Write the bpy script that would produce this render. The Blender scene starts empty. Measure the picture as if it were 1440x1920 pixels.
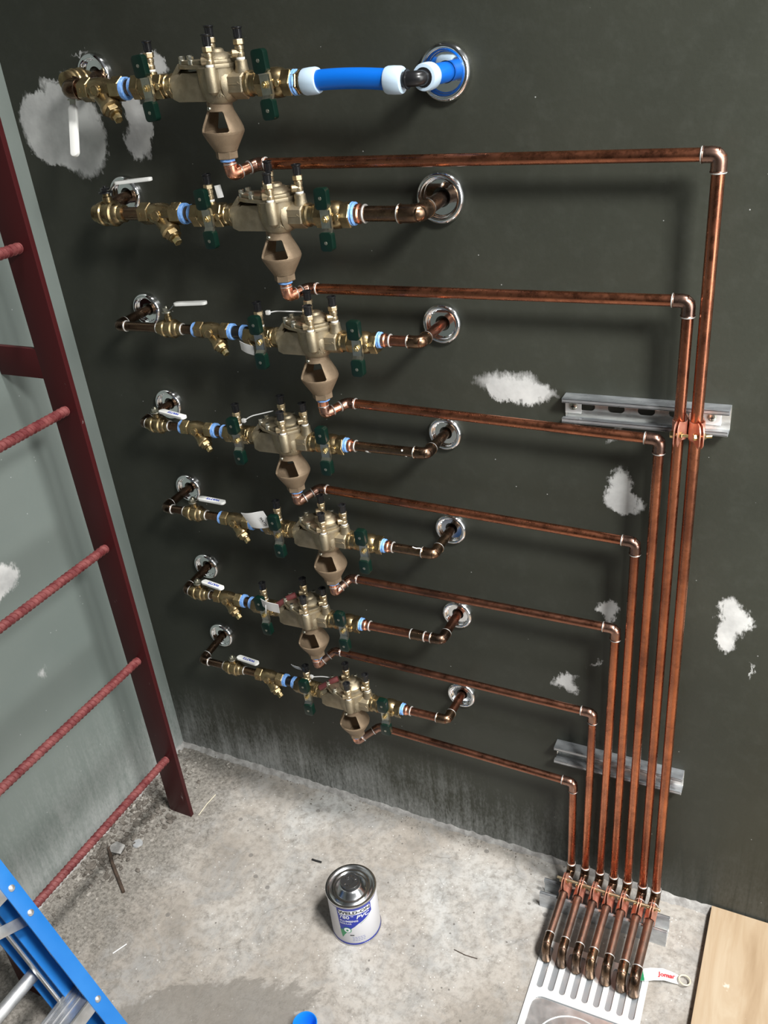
import bpy, bmesh, math, random
from mathutils import Vector, Matrix
random.seed(7)
PI = math.pi
scene = bpy.context.scene
COL = scene.collection

# ------------------------------------------------------------------ camera
cam_d = bpy.data.cameras.new('camera')
cam = bpy.data.objects.new('camera', cam_d)
COL.objects.link(cam)
CAM = Vector((1.3794, -1.2842, 1.65))
RM = Matrix(((0.8976385, -0.1434753, 0.4167252),
             (0.4317695, 0.4759912, -0.7661641),
             (-0.0884319, 0.8676677, 0.4892163)))
cam.matrix_world = Matrix.Translation(CAM) @ RM.to_4x4()
cam_d.sensor_fit = 'VERTICAL'
cam_d.sensor_height = 24.0
cam_d.lens = 24.0 * 1649.59 / 1920.0
cam_d.clip_start = 0.02
scene.camera = cam

# ------------------------------------------------------------------ light
def node_env():
    w = bpy.data.worlds.new('sky'); scene.world = w; w.use_nodes = True
    nt = w.node_tree; nt.nodes.clear()
    out = nt.nodes.new('ShaderNodeOutputWorld')
    bg = nt.nodes.new('ShaderNodeBackground')
    tc = nt.nodes.new('ShaderNodeTexCoord')
    # daylight comes in from the open right-hand side; the left is built up and dark
    dt = nt.nodes.new('ShaderNodeVectorMath'); dt.operation = 'DOT_PRODUCT'
    dt.inputs[1].default_value = Vector((0.93, -0.16, 0.33))
    rp = nt.nodes.new('ShaderNodeValToRGB')
    rp.color_ramp.interpolation = 'EASE'
    e = rp.color_ramp.elements
    e[0].position = 0.30; e[0].color = (0.012, 0.013, 0.013, 1)
    e[1].position = 1.0; e[1].color = (1.0, 1.04, 1.06, 1)
    m = rp.color_ramp.elements.new(0.66); m.color = (0.20, 0.21, 0.21, 1)
    ad = nt.nodes.new('ShaderNodeMath'); ad.operation = 'MULTIPLY_ADD'
    ad.inputs[1].default_value = 0.5; ad.inputs[2].default_value = 0.5
    nt.links.new(tc.outputs['Generated'], dt.inputs[0])
    nt.links.new(dt.outputs['Value'], ad.inputs[0])
    nt.links.new(ad.outputs[0], rp.inputs[0])
    nt.links.new(rp.outputs[0], bg.inputs[0])
    bg.inputs[1].default_value = 0.26
    nt.links.new(bg.outputs[0], out.inputs[0])
node_env()

sd = bpy.data.lights.new('daylight_sun', 'SUN'); sd.energy = 3.3; sd.angle = math.radians(7.5); sd.color = (1.0, 0.985, 0.96)
so = bpy.data.objects.new('daylight_sun', sd); COL.objects.link(so)
so.rotation_euler = Vector((-0.44, 0.10, -1.0)).to_track_quat('-Z', 'Y').to_euler()

def area(name, loc, target, sx, sy, power, color):
    d = bpy.data.lights.new(name, 'AREA'); d.shape = 'RECTANGLE'; d.size = sx; d.size_y = sy
    d.energy = power; d.color = color; d.spread = math.radians(95)
    o = bpy.data.objects.new(name, d); COL.objects.link(o)
    o.location = loc; o.rotation_euler = (Vector(target) - Vector(loc)).to_track_quat('-Z', 'Y').to_euler()
    return o
area('right_side_fill', (2.35, -0.55, 1.35), (1.35, 0.0, 1.0), 0.7, 1.8, 9, (0.98, 1.0, 0.98))  # added area fill, no visible source; brightens the right of the back wall
area('roof_opening_daylight', (2.35, -1.25, 2.6), (1.35, 0.0, 1.0), 0.35, 0.35, 21, (1.0, 1.0, 0.97))

scene.view_settings.view_transform = 'Standard'
scene.view_settings.look = 'None'
scene.view_settings.exposure = 0.0
scene.view_settings.gamma = 1.0
scene.view_settings.use_curve_mapping = False

# ------------------------------------------------------------------ node helpers
def new_mat(name):
    m = bpy.data.materials.new(name); m.use_nodes = True
    nt = m.node_tree; b = nt.nodes['Principled BSDF']
    return m, nt, b
def N(nt, t, **kw):
    n = nt.nodes.new(t)
    for k, v in kw.items(): setattr(n, k, v)
    return n
def L(nt, a, b): nt.links.new(a, b)
def math_n(nt, op, a, b=None, c=None, clamp=False):
    n = N(nt, 'ShaderNodeMath', operation=op); n.use_clamp = clamp
    for i, v in enumerate((a, b, c)):
        if v is None: continue
        if isinstance(v, (int, float)): n.inputs[i].default_value = v
        else: L(nt, v, n.inputs[i])
    return n.outputs[0]
def noise(nt, vec, scale, detail=4, rough=0.55, dist=0.0):
    n = N(nt, 'ShaderNodeTexNoise'); n.inputs['Scale'].default_value = scale
    n.inputs['Detail'].default_value = detail; n.inputs['Roughness'].default_value = rough
    n.inputs['Distortion'].default_value = dist
    if vec is not None: L(nt, vec, n.inputs['Vector'])
    return n
def ramp(nt, fac, stops, interp='LINEAR'):
    r = N(nt, 'ShaderNodeValToRGB'); r.color_ramp.interpolation = interp
    e = r.color_ramp.elements
    while len(e) < len(stops): e.new(0.5)
    for el, (p, c) in zip(e, stops):
        el.position = p; el.color = (c, c, c, 1) if isinstance(c, (int, float)) else (*c, 1)
    L(nt, fac, r.inputs[0]); return r.outputs[0]
def mixc(nt, fac, a, b, mode='MIX'):
    n = N(nt, 'ShaderNodeMix', data_type='RGBA', blend_type=mode)
    for idx, v in ((0, fac), (6, a), (7, b)):
        if isinstance(v, (int, float)): n.inputs[idx].default_value = v
        elif isinstance(v, tuple): n.inputs[idx].default_value = (*v, 1)
        else: L(nt, v, n.inputs[idx])
    return n.outputs[2]
def mapping(nt, vec, loc=(0,0,0), rot=(0,0,0), scl=(1,1,1), typ='POINT'):
    n = N(nt, 'ShaderNodeMapping', vector_type=typ)
    n.inputs['Location'].default_value = loc; n.inputs['Rotation'].default_value = rot; n.inputs['Scale'].default_value = scl
    L(nt, vec, n.inputs['Vector']); return n.outputs[0]
def bump(nt, b, h, strength, dist=0.001):
    n = N(nt, 'ShaderNodeBump'); n.inputs['Strength'].default_value = strength; n.inputs['Distance'].default_value = dist
    L(nt, h, n.inputs['Height']); L(nt, n.outputs[0], b.inputs['Normal'])

def simple(name, col, rough=0.5, metal=0.0, spec=0.5, coat=0.0):
    m, nt, b = new_mat(name)
    b.inputs['Base Color'].default_value = (*col, 1); b.inputs['Roughness'].default_value = rough
    b.inputs['Metallic'].default_value = metal; b.inputs['Specular IOR Level'].default_value = spec
    b.inputs['Coat Weight'].default_value = coat
    return m
def mottled(name, c1, c2, scale, rough=(0.3, 0.5), metal=0.0, bstr=0.0, bscale=200, c3=None, sc=(1,1,1), p=(0.35, 0.65)):
    m, nt, b = new_mat(name)
    tc = N(nt, 'ShaderNodeTexCoord').outputs['Object']
    v = mapping(nt, tc, scl=sc)
    n1 = noise(nt, v, scale, 5, 0.6).outputs['Fac']
    stops = [(p[0], c1), (p[1], c2)]
    if c3: stops = [(p[0], c1), ((p[0]+p[1])/2, c3), (p[1], c2)]
    L(nt, ramp(nt, n1, stops), b.inputs['Base Color'])
    r = ramp(nt, noise(nt, v, scale*1.7, 4).outputs['Fac'], [(0.3, rough[0]), (0.7, rough[1])])
    L(nt, r, b.inputs['Roughness'])
    b.inputs['Metallic'].default_value = metal
    if bstr: bump(nt, b, noise(nt, tc, bscale, 4, 0.6).outputs['Fac'], bstr, 0.0008)
    return m

# ------------------------------------------------------------------ materials
def wall_material(name, base1, base2, patches, left=False):
    m, nt, b = new_mat(name)
    pos = N(nt, 'ShaderNodeNewGeometry').outputs['Position']
    sp = N(nt, 'ShaderNodeSeparateXYZ'); L(nt, pos, sp.inputs[0])
    # paint with faint roller unevenness
    n1 = noise(nt, pos, 2.3, 3).outputs['Fac']
    col = mixc(nt, ramp(nt, n1, [(0.35, 0.0), (0.65, 1.0)]), base1, base2)
    n2 = noise(nt, pos, 28, 5, 0.7).outputs['Fac']
    col = mixc(nt, ramp(nt, n2, [(0.50, 0.0), (0.85, 0.07)]), col, (0.20, 0.21, 0.19))
    # pale specks of dust and paint
    v = N(nt, 'ShaderNodeTexVoronoi'); v.inputs['Scale'].default_value = 55 if not left else 48
    L(nt, pos, v.inputs['Vector'])
    sepc = N(nt, 'ShaderNodeSeparateColor'); L(nt, v.outputs['Color'], sepc.inputs[0])
    small = math_n(nt, 'LESS_THAN', v.outputs['Distance'], 0.055)
    few = math_n(nt, 'GREATER_THAN', sepc.outputs[0], 0.90 if not left else 0.80)
    col = mixc(nt, math_n(nt, 'MULTIPLY', math_n(nt, 'MULTIPLY', small, few), 0.6), col, (0.55, 0.56, 0.55))
    # cement dust and splashes low down on the wall
    low = math_n(nt, 'SUBTRACT', 1.0, math_n(nt, 'DIVIDE', sp.outputs['Z'], 0.24 if not left else 0.35), clamp=True)
    st = mapping(nt, pos, scl=(60, 60, 5))
    streak = noise(nt, st, 1.0, 5, 0.7).outputs['Fac']
    fine = noise(nt, mapping(nt, pos, scl=(190, 190, 75)), 1.0, 4, 0.7).outputs['Fac']
    big = noise(nt, pos, 6, 3).outputs['Fac']
    s = math_n(nt, 'MULTIPLY', math_n(nt, 'MULTIPLY', math_n(nt, 'ADD', streak, fine), 0.5), math_n(nt, 'ADD', big, 0.45))
    dust = math_n(nt, 'MULTIPLY', ramp(nt, math_n(nt, 'ADD', s, math_n(nt, 'MULTIPLY', low, 0.22)), [(0.52, 0.0), (0.78, 1.0)]), math_n(nt, 'POWER', low, 0.9))
    if not left:  # less dust to the right of the pipes
        fx = ramp(nt, math_n(nt, 'MULTIPLY', sp.outputs['X'], 0.7), [(0.55, 1.0), (0.85, 0.15)])
        dust = math_n(nt, 'MULTIPLY', dust, fx)
    col = mixc(nt, math_n(nt, 'MULTIPLY', dust, 0.75), col, (0.42, 0.43, 0.42))
    if not left:  # dark run marks beside the risers
        dr = noise(nt, mapping(nt, pos, scl=(34, 1, 1.2)), 1.0, 2, 0.4, 0.1).outputs['Fac']
        thin = ramp(nt, math_n(nt, 'ABSOLUTE', math_n(nt, 'SUBTRACT', dr, 0.52)), [(0.0, 1.0), (0.02, 0.0)])
        mask = math_n(nt, 'MULTIPLY', ramp(nt, sp.outputs['X'], [(0.0, 0.0), (1.0, 1.0)]), ramp(nt, sp.outputs['Z'], [(0.0, 1.0), (0.30, 0.0)]))
        xm = math_n(nt, 'GREATER_THAN', sp.outputs['X'], 1.25)
        col = mixc(nt, math_n(nt, 'MULTIPLY', math_n(nt, 'MULTIPLY', thin, mask), math_n(nt, 'MULTIPLY', xm, 0.55)), col, (0.03, 0.035, 0.03))
    # spackle patches
    wn = noise(nt, mapping(nt, pos, scl=(1, 1, 0.5)), 150, 4, 0.75)
    wb = noise(nt, pos, 16, 3, 0.6)
    def off(nz, amp, src):
        s1 = N(nt, 'ShaderNodeVectorMath', operation='SUBTRACT'); L(nt, nz.outputs['Color'], s1.inputs[0]); s1.inputs[1].default_value = (0.5, 0.5, 0.5)
        s2 = N(nt, 'ShaderNodeVectorMath', operation='SCALE'); L(nt, s1.outputs[0], s2.inputs[0]); s2.inputs['Scale'].default_value = amp
        s3 = N(nt, 'ShaderNodeVectorMath', operation='ADD'); L(nt, src, s3.inputs[0]); L(nt, s2.outputs[0], s3.inputs[1]); return s3.outputs[0]
    warped = off(wn, 0.030, off(wb, 0.05, pos))
    acc = None; accw = None
    for (a, z, ra, rz, rot, soft) in patches:
        if left: mp = mapping(nt, warped, loc=(0, a, z), rot=(rot, 0, 0), scl=(10, ra, rz), typ='TEXTURE')
        else: mp = mapping(nt, warped, loc=(a, 0, z), rot=(0, -rot, 0), scl=(ra, 10, rz), typ='TEXTURE')
        ln = N(nt, 'ShaderNodeVectorMath', operation='LENGTH'); L(nt, mp, ln.inputs[0])
        k = ramp(nt, ln.outputs['Value'], [(1.0 - soft, 1.0), (1.0, 0.0)]) if soft < 1 else None
        acc = k if acc is None else math_n(nt, 'MAXIMUM', acc, k)
    if acc is not None:
        tone = ramp(nt, noise(nt, pos, 14, 4, 0.6).outputs['Fac'], [(0.35, (0.48, 0.48, 0.475)), (0.65, (0.72, 0.72, 0.705))])
        col = mixc(nt, math_n(nt, 'MULTIPLY', acc, 0.96), col, tone)
    L(nt, col, b.inputs['Base Color'])
    rr = ramp(nt, n2, [(0.3, 0.30), (0.7, 0.42)])
    if acc is not None: rr = mixc(nt, acc, rr, (0.9, 0.9, 0.9))
    rr2 = mixc(nt, dust, rr, (0.8, 0.8, 0.8))
    L(nt, rr2, b.inputs['Roughness'])
    b.inputs['Specular IOR Level'].default_value = 0.22
    bump(nt, b, math_n(nt, 'ADD', noise(nt, pos, 120, 3, 0.5).outputs['Fac'], math_n(nt, 'MULTIPLY', n1, 2.0)), 0.12, 0.002)
    return m

BACK_PATCHES = [
    (0.103, 1.536, 0.098, 0.058, 0.10, 0.10), (0.075, 1.515, 0.062, 0.050, 0.0, 0.12), (0.140, 1.500, 0.070, 0.055, 0.2, 0.12),
    (0.150, 1.468, 0.045, 0.032, 0.2, 0.4), (0.128, 1.585, 0.048, 0.026, -0.2, 0.25),
    (0.283, 1.535, 0.024, 0.062, 0.15, 0.15), (0.268, 1.500, 0.024, 0.034, 0.1, 0.25), (0.340, 1.615, 0.034, 0.020, -0.5, 0.2),
    (0.115, 1.612, 0.030, 0.004, 0.3, 0.8), (0.185, 1.640, 0.020, 0.003, 0.2, 0.9),
    (0.935, 1.110, 0.064, 0.029, -0.02, 0.5), (0.955, 1.103, 0.068, 0.022, 0.0, 0.35), (0.925, 1.098, 0.036, 0.018, 0.0, 0.2),
    (1.118, 0.948, 0.022, 0.040, -0.35, 0.25), (1.128, 0.928, 0.030, 0.024, -0.3, 0.25),
    (1.106, 0.704, 0.024, 0.015, 0.0, 0.3), (1.112, 0.692, 0.014, 0.022, 0.2, 0.3),
    (1.035, 0.521, 0.034, 0.013, 0.45, 0.45), (1.045, 0.512, 0.020, 0.018, 0.5, 0.4), (1.088, 0.575, 0.022, 0.003, 0.75, 0.8),
    (1.316, 0.728, 0.026, 0.050, 0.10, 0.25), (1.306, 0.690, 0.022, 0.034, 0.2, 0.25), (1.352, 0.630, 0.004, 0.016, 0.1, 0.7),
    (1.108, 1.045, 0.006, 0.018, -0.5, 0.9)]
LEFT_PATCHES = [(-0.345, 0.750, 0.040, 0.040, 0.3, 0.25), (-0.375, 0.735, 0.050, 0.030, 0.2, 0.25), (-0.33, 0.50, 0.014, 0.02, 0.3, 0.95)]
M = {}
M['wall_back'] = wall_material('olive_paint_back_shaded', (0.036, 0.038, 0.030), (0.046, 0.048, 0.038), BACK_PATCHES)
M['wall_left'] = wall_material('olive_paint_left_lit', (0.160, 0.188, 0.174), (0.195, 0.222, 0.206), LEFT_PATCHES, left=True)  # same paint as the back wall; its stronger light is put into the colour

def floor_material():
    m, nt, b = new_mat('worn_concrete')
    pos = N(nt, 'ShaderNodeNewGeometry').outputs['Position']
    sp = N(nt, 'ShaderNodeSeparateXYZ'); L(nt, pos, sp.inputs[0])
    n1 = noise(nt, pos, 3.2, 6, 0.62, 0.4).outputs['Fac']
    col = ramp(nt, n1, [(0.32, (0.215, 0.195, 0.17)), (0.44, (0.335, 0.300, 0.262)), (0.56, (0.415, 0.385, 0.350)), (0.70, (0.48, 0.475, 0.46))])
    n2 = noise(nt, pos, 11, 6, 0.7, 0.8).outputs['Fac']
    col = mixc(nt, ramp(nt, n2, [(0.48, 0.0), (0.66, 0.65)]), col, (0.27, 0.27, 0.265))
    n3 = noise(nt, pos, 60, 5, 0.7).outputs['Fac']
    col = mixc(nt, ramp(nt, n3, [(0.35, 0.55), (0.55, 0.0)]), col, (0.19, 0.17, 0.145))
    # pits and specks
    for scl, th, few, c in ((70, 0.16, 0.93, (0.09, 0.08, 0.07)), (140, 0.2, 0.90, (0.65, 0.64, 0.62)), (24, 0.13, 0.90, (0.14, 0.13, 0.12))):
        v = N(nt, 'ShaderNodeTexVoronoi'); v.inputs['Scale'].default_value = scl; L(nt, pos, v.inputs['Vector'])
        sc = N(nt, 'ShaderNodeSeparateColor'); L(nt, v.outputs['Color'], sc.inputs[0])
        f = math_n(nt, 'MULTIPLY', math_n(nt, 'LESS_THAN', v.outputs['Distance'], th), math_n(nt, 'GREATER_THAN', sc.outputs[0], few))
        col = mixc(nt, math_n(nt, 'MULTIPLY', f, 0.7), col, c)
    # hairline cracks
    vc = N(nt, 'ShaderNodeTexVoronoi', feature='DISTANCE_TO_EDGE'); vc.inputs['Scale'].default_value = 2.6
    wv = N(nt, 'ShaderNodeVectorMath', operation='ADD'); L(nt, pos, wv.inputs[0])
    ws = N(nt, 'ShaderNodeVectorMath', operation='SCALE'); ws.inputs['Scale'].default_value = 0.25
    L(nt, noise(nt, pos, 5, 4).outputs['Color'], ws.inputs[0]); L(nt, ws.outputs[0], wv.inputs[1]); L(nt, wv.outputs[0], vc.inputs['Vector'])
    ck = ramp(nt, vc.outputs['Distance'], [(0.0, 1.0), (0.006, 0.0)])
    col = mixc(nt, math_n(nt, 'MULTIPLY', ck, ramp(nt, n2, [(0.4, 0.0), (0.6, 0.45)])), col, (0.13, 0.12, 0.10))
    # dirt gathered at the foot of the left wall and in the corner
    dx = math_n(nt, 'SUBTRACT', 1.0, math_n(nt, 'DIVIDE', sp.outputs['X'], 0.30), clamp=True)
    dn = noise(nt, pos, 26, 6, 0.75).outputs['Fac']
    dm = ramp(nt, math_n(nt, 'ADD', math_n(nt, 'MULTIPLY', dn, 0.8), math_n(nt, 'MULTIPLY', dx, 0.55)), [(0.42, 0.0), (0.66, 1.0)])
    dcol = ramp(nt, noise(nt, pos, 120, 4, 0.8).outputs['Fac'], [(0.35, (0.06, 0.052, 0.043)), (0.62, (0.26, 0.24, 0.21))])
    col = mixc(nt, math_n(nt, 'MULTIPLY', dm, 0.85), col, dcol)
    # damp dark stain towards the step ladder foot
    st = mapping(nt, pos, loc=(0.47, -0.62, 0), rot=(0, 0, 0.55), scl=(0.26, 0.085, 1), typ='TEXTURE')
    ln = N(nt, 'ShaderNodeVectorMath', operation='LENGTH'); L(nt, st, ln.inputs[0])
    sm = ramp(nt, math_n(nt, 'ADD', ln.outputs['Value'], math_n(nt, 'MULTIPLY', math_n(nt, 'SUBTRACT', n2, 0.5), 1.6)), [(0.85, 0.75), (0.98, 0.0)])
    col = mixc(nt, sm, col, (0.17, 0.155, 0.135))
    L(nt, col, b.inputs['Base Color'])
    b.inputs['Roughness'].default_value = 0.72
    h = math_n(nt, 'ADD', math_n(nt, 'MULTIPLY', n3, 0.6), math_n(nt, 'ADD', n2, math_n(nt, 'MULTIPLY', dm, dn)))
    bump(nt, b, h, 0.45, 0.004)
    return m
M['floor'] = floor_material()

def copper_material(name, c_clean, c_dark, amount, rg=(0.20, 0.38)):
    m, nt, b = new_mat(name)
    pos = N(nt, 'ShaderNodeTexCoord').outputs['Object']
    n1 = noise(nt, pos, 9, 5, 0.65, 0.5).outputs['Fac']
    n2 = noise(nt, pos, 70, 4, 0.7).outputs['Fac']
    f = ramp(nt, n1, [(0.5 - amount * 0.3, 0.0), (0.75 - amount * 0.25, 1.0)])
    col = mixc(nt, f, c_clean, c_dark)
    col = mixc(nt, ramp(nt, n2, [(0.55, 0.0), (0.75, 0.6)]), col, tuple(x * 0.45 for x in c_dark))
    L(nt, col, b.inputs['Base Color']); b.inputs['Metallic'].default_value = 1.0
    L(nt, ramp(nt, n2, [(0.3, rg[0]), (0.7, rg[1])]), b.inputs['Roughness'])
    return m
M['copper'] = copper_material('copper_pipe', (0.62, 0.235, 0.125), (0.30, 0.115, 0.07), 0.4)
M['copper_dull'] = copper_material('tarnished_copper', (0.40, 0.235, 0.17), (0.22, 0.15, 0.12), 0.6, (0.36, 0.55))
M['copper_aged'] = copper_material('aged_copper', (0.46, 0.19, 0.115), (0.20, 0.095, 0.065), 0.5, (0.22, 0.42))
M['copper_brown'] = copper_material('brown_copper', (0.30, 0.19, 0.115), (0.12, 0.078, 0.055), 0.6)
M['copper_new'] = copper_material('new_copper', (0.85, 0.40, 0.26), (0.60, 0.27, 0.17), 0.2)
M['clamp'] = mottled('copper_plated_steel', (0.62, 0.27, 0.19), (0.80, 0.42, 0.31), 60, (0.35, 0.5), 0.75)
M['elbow'] = copper_material('fitting_copper', (0.48, 0.27, 0.20), (0.24, 0.15, 0.12), 0.5)
M['solder'] = mottled('solder', (0.55, 0.54, 0.52), (0.78, 0.77, 0.74), 90, (0.3, 0.5), 0.7)
M['brass'] = mottled('brass', (0.25, 0.185, 0.095), (0.40, 0.31, 0.17), 40, (0.22, 0.38), 0.95, 0.12, 500)
M['brass_bright'] = mottled('bright_brass', (0.70, 0.54, 0.26), (0.82, 0.66, 0.36), 60, (0.2, 0.32), 1.0)
M['brass_cock'] = mottled('satin_brass', (0.46, 0.36, 0.22), (0.62, 0.51, 0.34), 60, (0.3, 0.42), 0.9)
M['bronze'] = mottled('cast_bronze', (0.27, 0.225, 0.15), (0.42, 0.355, 0.25), 30, (0.38, 0.52), 0.85, 0.5, 900)
M['bronze_vent'] = mottled('sand_cast_bronze', (0.23, 0.165, 0.105), (0.32, 0.235, 0.155), 40, (0.55, 0.7), 0.45, 0.7, 900)
M['tape_blue'] = mottled('blue_sealant', (0.10, 0.28, 0.68), (0.26, 0.47, 0.85), 260, (0.45, 0.6))
M['teflon'] = simple('white_thread_tape', (0.82, 0.82, 0.80), 0.5)
M['black'] = simple('black_plastic', (0.012, 0.012, 0.013), 0.28)
M['green'] = simple('green_vinyl', (0.002, 0.014, 0.009), 0.3)
M['steel'] = mottled('plated_steel', (0.50, 0.49, 0.42), (0.66, 0.64, 0.54), 60, (0.25, 0.4), 1.0)
M['chrome'] = simple('chrome', (0.88, 0.89, 0.90), 0.06, 1.0)
M['white_vinyl'] = simple('white_vinyl', (0.80, 0.80, 0.77), 0.35)
M['paper'] = simple('white_tag', (0.80, 0.80, 0.79), 0.5)
M['ink_blue'] = simple('blue_ink', (0.03, 0.07, 0.42), 0.5)
M['ink_black'] = simple('black_ink', (0.01, 0.01, 0.01), 0.5)
M['ink_red'] = simple('red_ink', (0.65, 0.04, 0.05), 0.5)
M['ink_white'] = simple('white_ink', (0.76, 0.77, 0.82), 0.4)
M['pex'] = simple('blue_tubing', (0.003, 0.13, 0.58), 0.32)
M['pex_ring'] = simple('milky_plastic', (0.50, 0.63, 0.76), 0.4)
M['galv'] = mottled('galvanised_steel', (0.44, 0.46, 0.49), (0.68, 0.71, 0.74), 55, (0.25, 0.42), 0.8, 0, c3=(0.52, 0.55, 0.58), sc=(0.5, 1, 1))
M['stainless'] = mottled('stainless', (0.76, 0.77, 0.77), (0.86, 0.87, 0.87), 12, (0.28, 0.4), 0.35)
M['red_paint'] = mottled('oxblood_paint', (0.085, 0.010, 0.012), (0.125, 0.018, 0.020), 14, (0.28, 0.42), 0.0, 0.2, 200)
def red_scuffed():
    m, nt, b = new_mat('scuffed_oxblood_paint')
    pos = N(nt, 'ShaderNodeNewGeometry').outputs['Position']
    n1 = noise(nt, mapping(nt, pos, scl=(1, 1, 0.35)), 60, 5, 0.75).outputs['Fac']
    big = noise(nt, pos, 5, 3).outputs['Fac']
    f = ramp(nt, math_n(nt, 'ADD', math_n(nt, 'MULTIPLY', n1, 0.7), math_n(nt, 'MULTIPLY', big, 0.35)), [(0.66, 0.0), (0.72, 0.8)])
    col = mixc(nt, f, (0.055, 0.010, 0.011), (0.42, 0.36, 0.35))
    L(nt, col, b.inputs['Base Color']); b.inputs['Roughness'].default_value = 0.36; b.inputs['Specular IOR Level'].default_value = 0.12
    return m
M['red_scuffed'] = red_scuffed()
M['red_rung'] = mottled('dusty_red_rebar', (0.11, 0.016, 0.018), (0.22, 0.065, 0.062), 50, (0.4, 0.6), 0.0, 0.3, 200)
M['blue_fibre'] = mottled('blue_fibreglass', (0.010, 0.165, 0.54), (0.024, 0.205, 0.60), 8, (0.35, 0.45))
M['aluminium'] = mottled('aluminium', (0.55, 0.56, 0.56), (0.78, 0.78, 0.78), 25, (0.3, 0.45), 0.85)
M['bright_zinc'] = mottled('bright_zinc', (0.80, 0.79, 0.74), (0.93, 0.92, 0.88), 70, (0.12, 0.25), 0.75)
M['cup_blue'] = simple('blue_cup_plastic', (0.01, 0.22, 0.80), 0.35)
def wood():
    m, nt, b = new_mat('plywood')
    pos = N(nt, 'ShaderNodeNewGeometry').outputs['Position']
    v = mapping(nt, pos, scl=(14, 2.2, 10))
    n = noise(nt, v, 1.6, 5, 0.6, 0.8).outputs['Fac']
    col = ramp(nt, n, [(0.3, (0.29, 0.195, 0.11)), (0.5, (0.39, 0.285, 0.18)), (0.7, (0.46, 0.365, 0.255))])
    n2 = noise(nt, pos, 22, 4, 0.7).outputs['Fac']
    col = mixc(nt, ramp(nt, n2, [(0.66, 0.0), (0.72, 0.5)]), col, (0.80, 0.76, 0.68))
    L(nt, col, b.inputs['Base Color']); b.inputs['Roughness'].default_value = 0.65
    return m
M['wood'] = wood()
M['dark_rubble'] = mottled('dark_rubble', (0.06, 0.05, 0.04), (0.16, 0.14, 0.12), 80, (0.7, 0.9))
M['rubble'] = mottled('grey_rubble', (0.12, 0.105, 0.09), (0.36, 0.335, 0.30), 18, (0.8, 0.95), 0.0, 0.4, 300)
M['rust'] = mottled('rusted_iron', (0.025, 0.017, 0.012), (0.07, 0.045, 0.03), 60, (0.6, 0.8))
M['mortar'] = mottled('mortar', (0.22, 0.21, 0.20), (0.40, 0.39, 0.375), 60, (0.8, 0.9), 0.0, 0.8, 220)
M['clear'] = simple('dull_clear_plastic', (0.6, 0.62, 0.64), 0.15, 0.0)
M['clear'].node_tree.nodes['Principled BSDF'].inputs['Alpha'].default_value = 0.45
M['can_white'] = simple('white_tinplate', (0.78, 0.78, 0.82), 0.3)
M['can_blue'] = simple('can_blue_ink', (0.006, 0.022, 0.34), 0.35)
M['can_green'] = simple('can_green_ink', (0.02, 0.25, 0.10), 0.3)
M['tinplate'] = simple('tinplate', (0.62, 0.63, 0.64), 0.2, 1.0)
M['tin_dark'] = simple('dark_tinplate', (0.07, 0.07, 0.072), 0.3, 0.6)
M['beige'] = simple('pale_ring_plastic', (0.62, 0.57, 0.44), 0.4)

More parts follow.
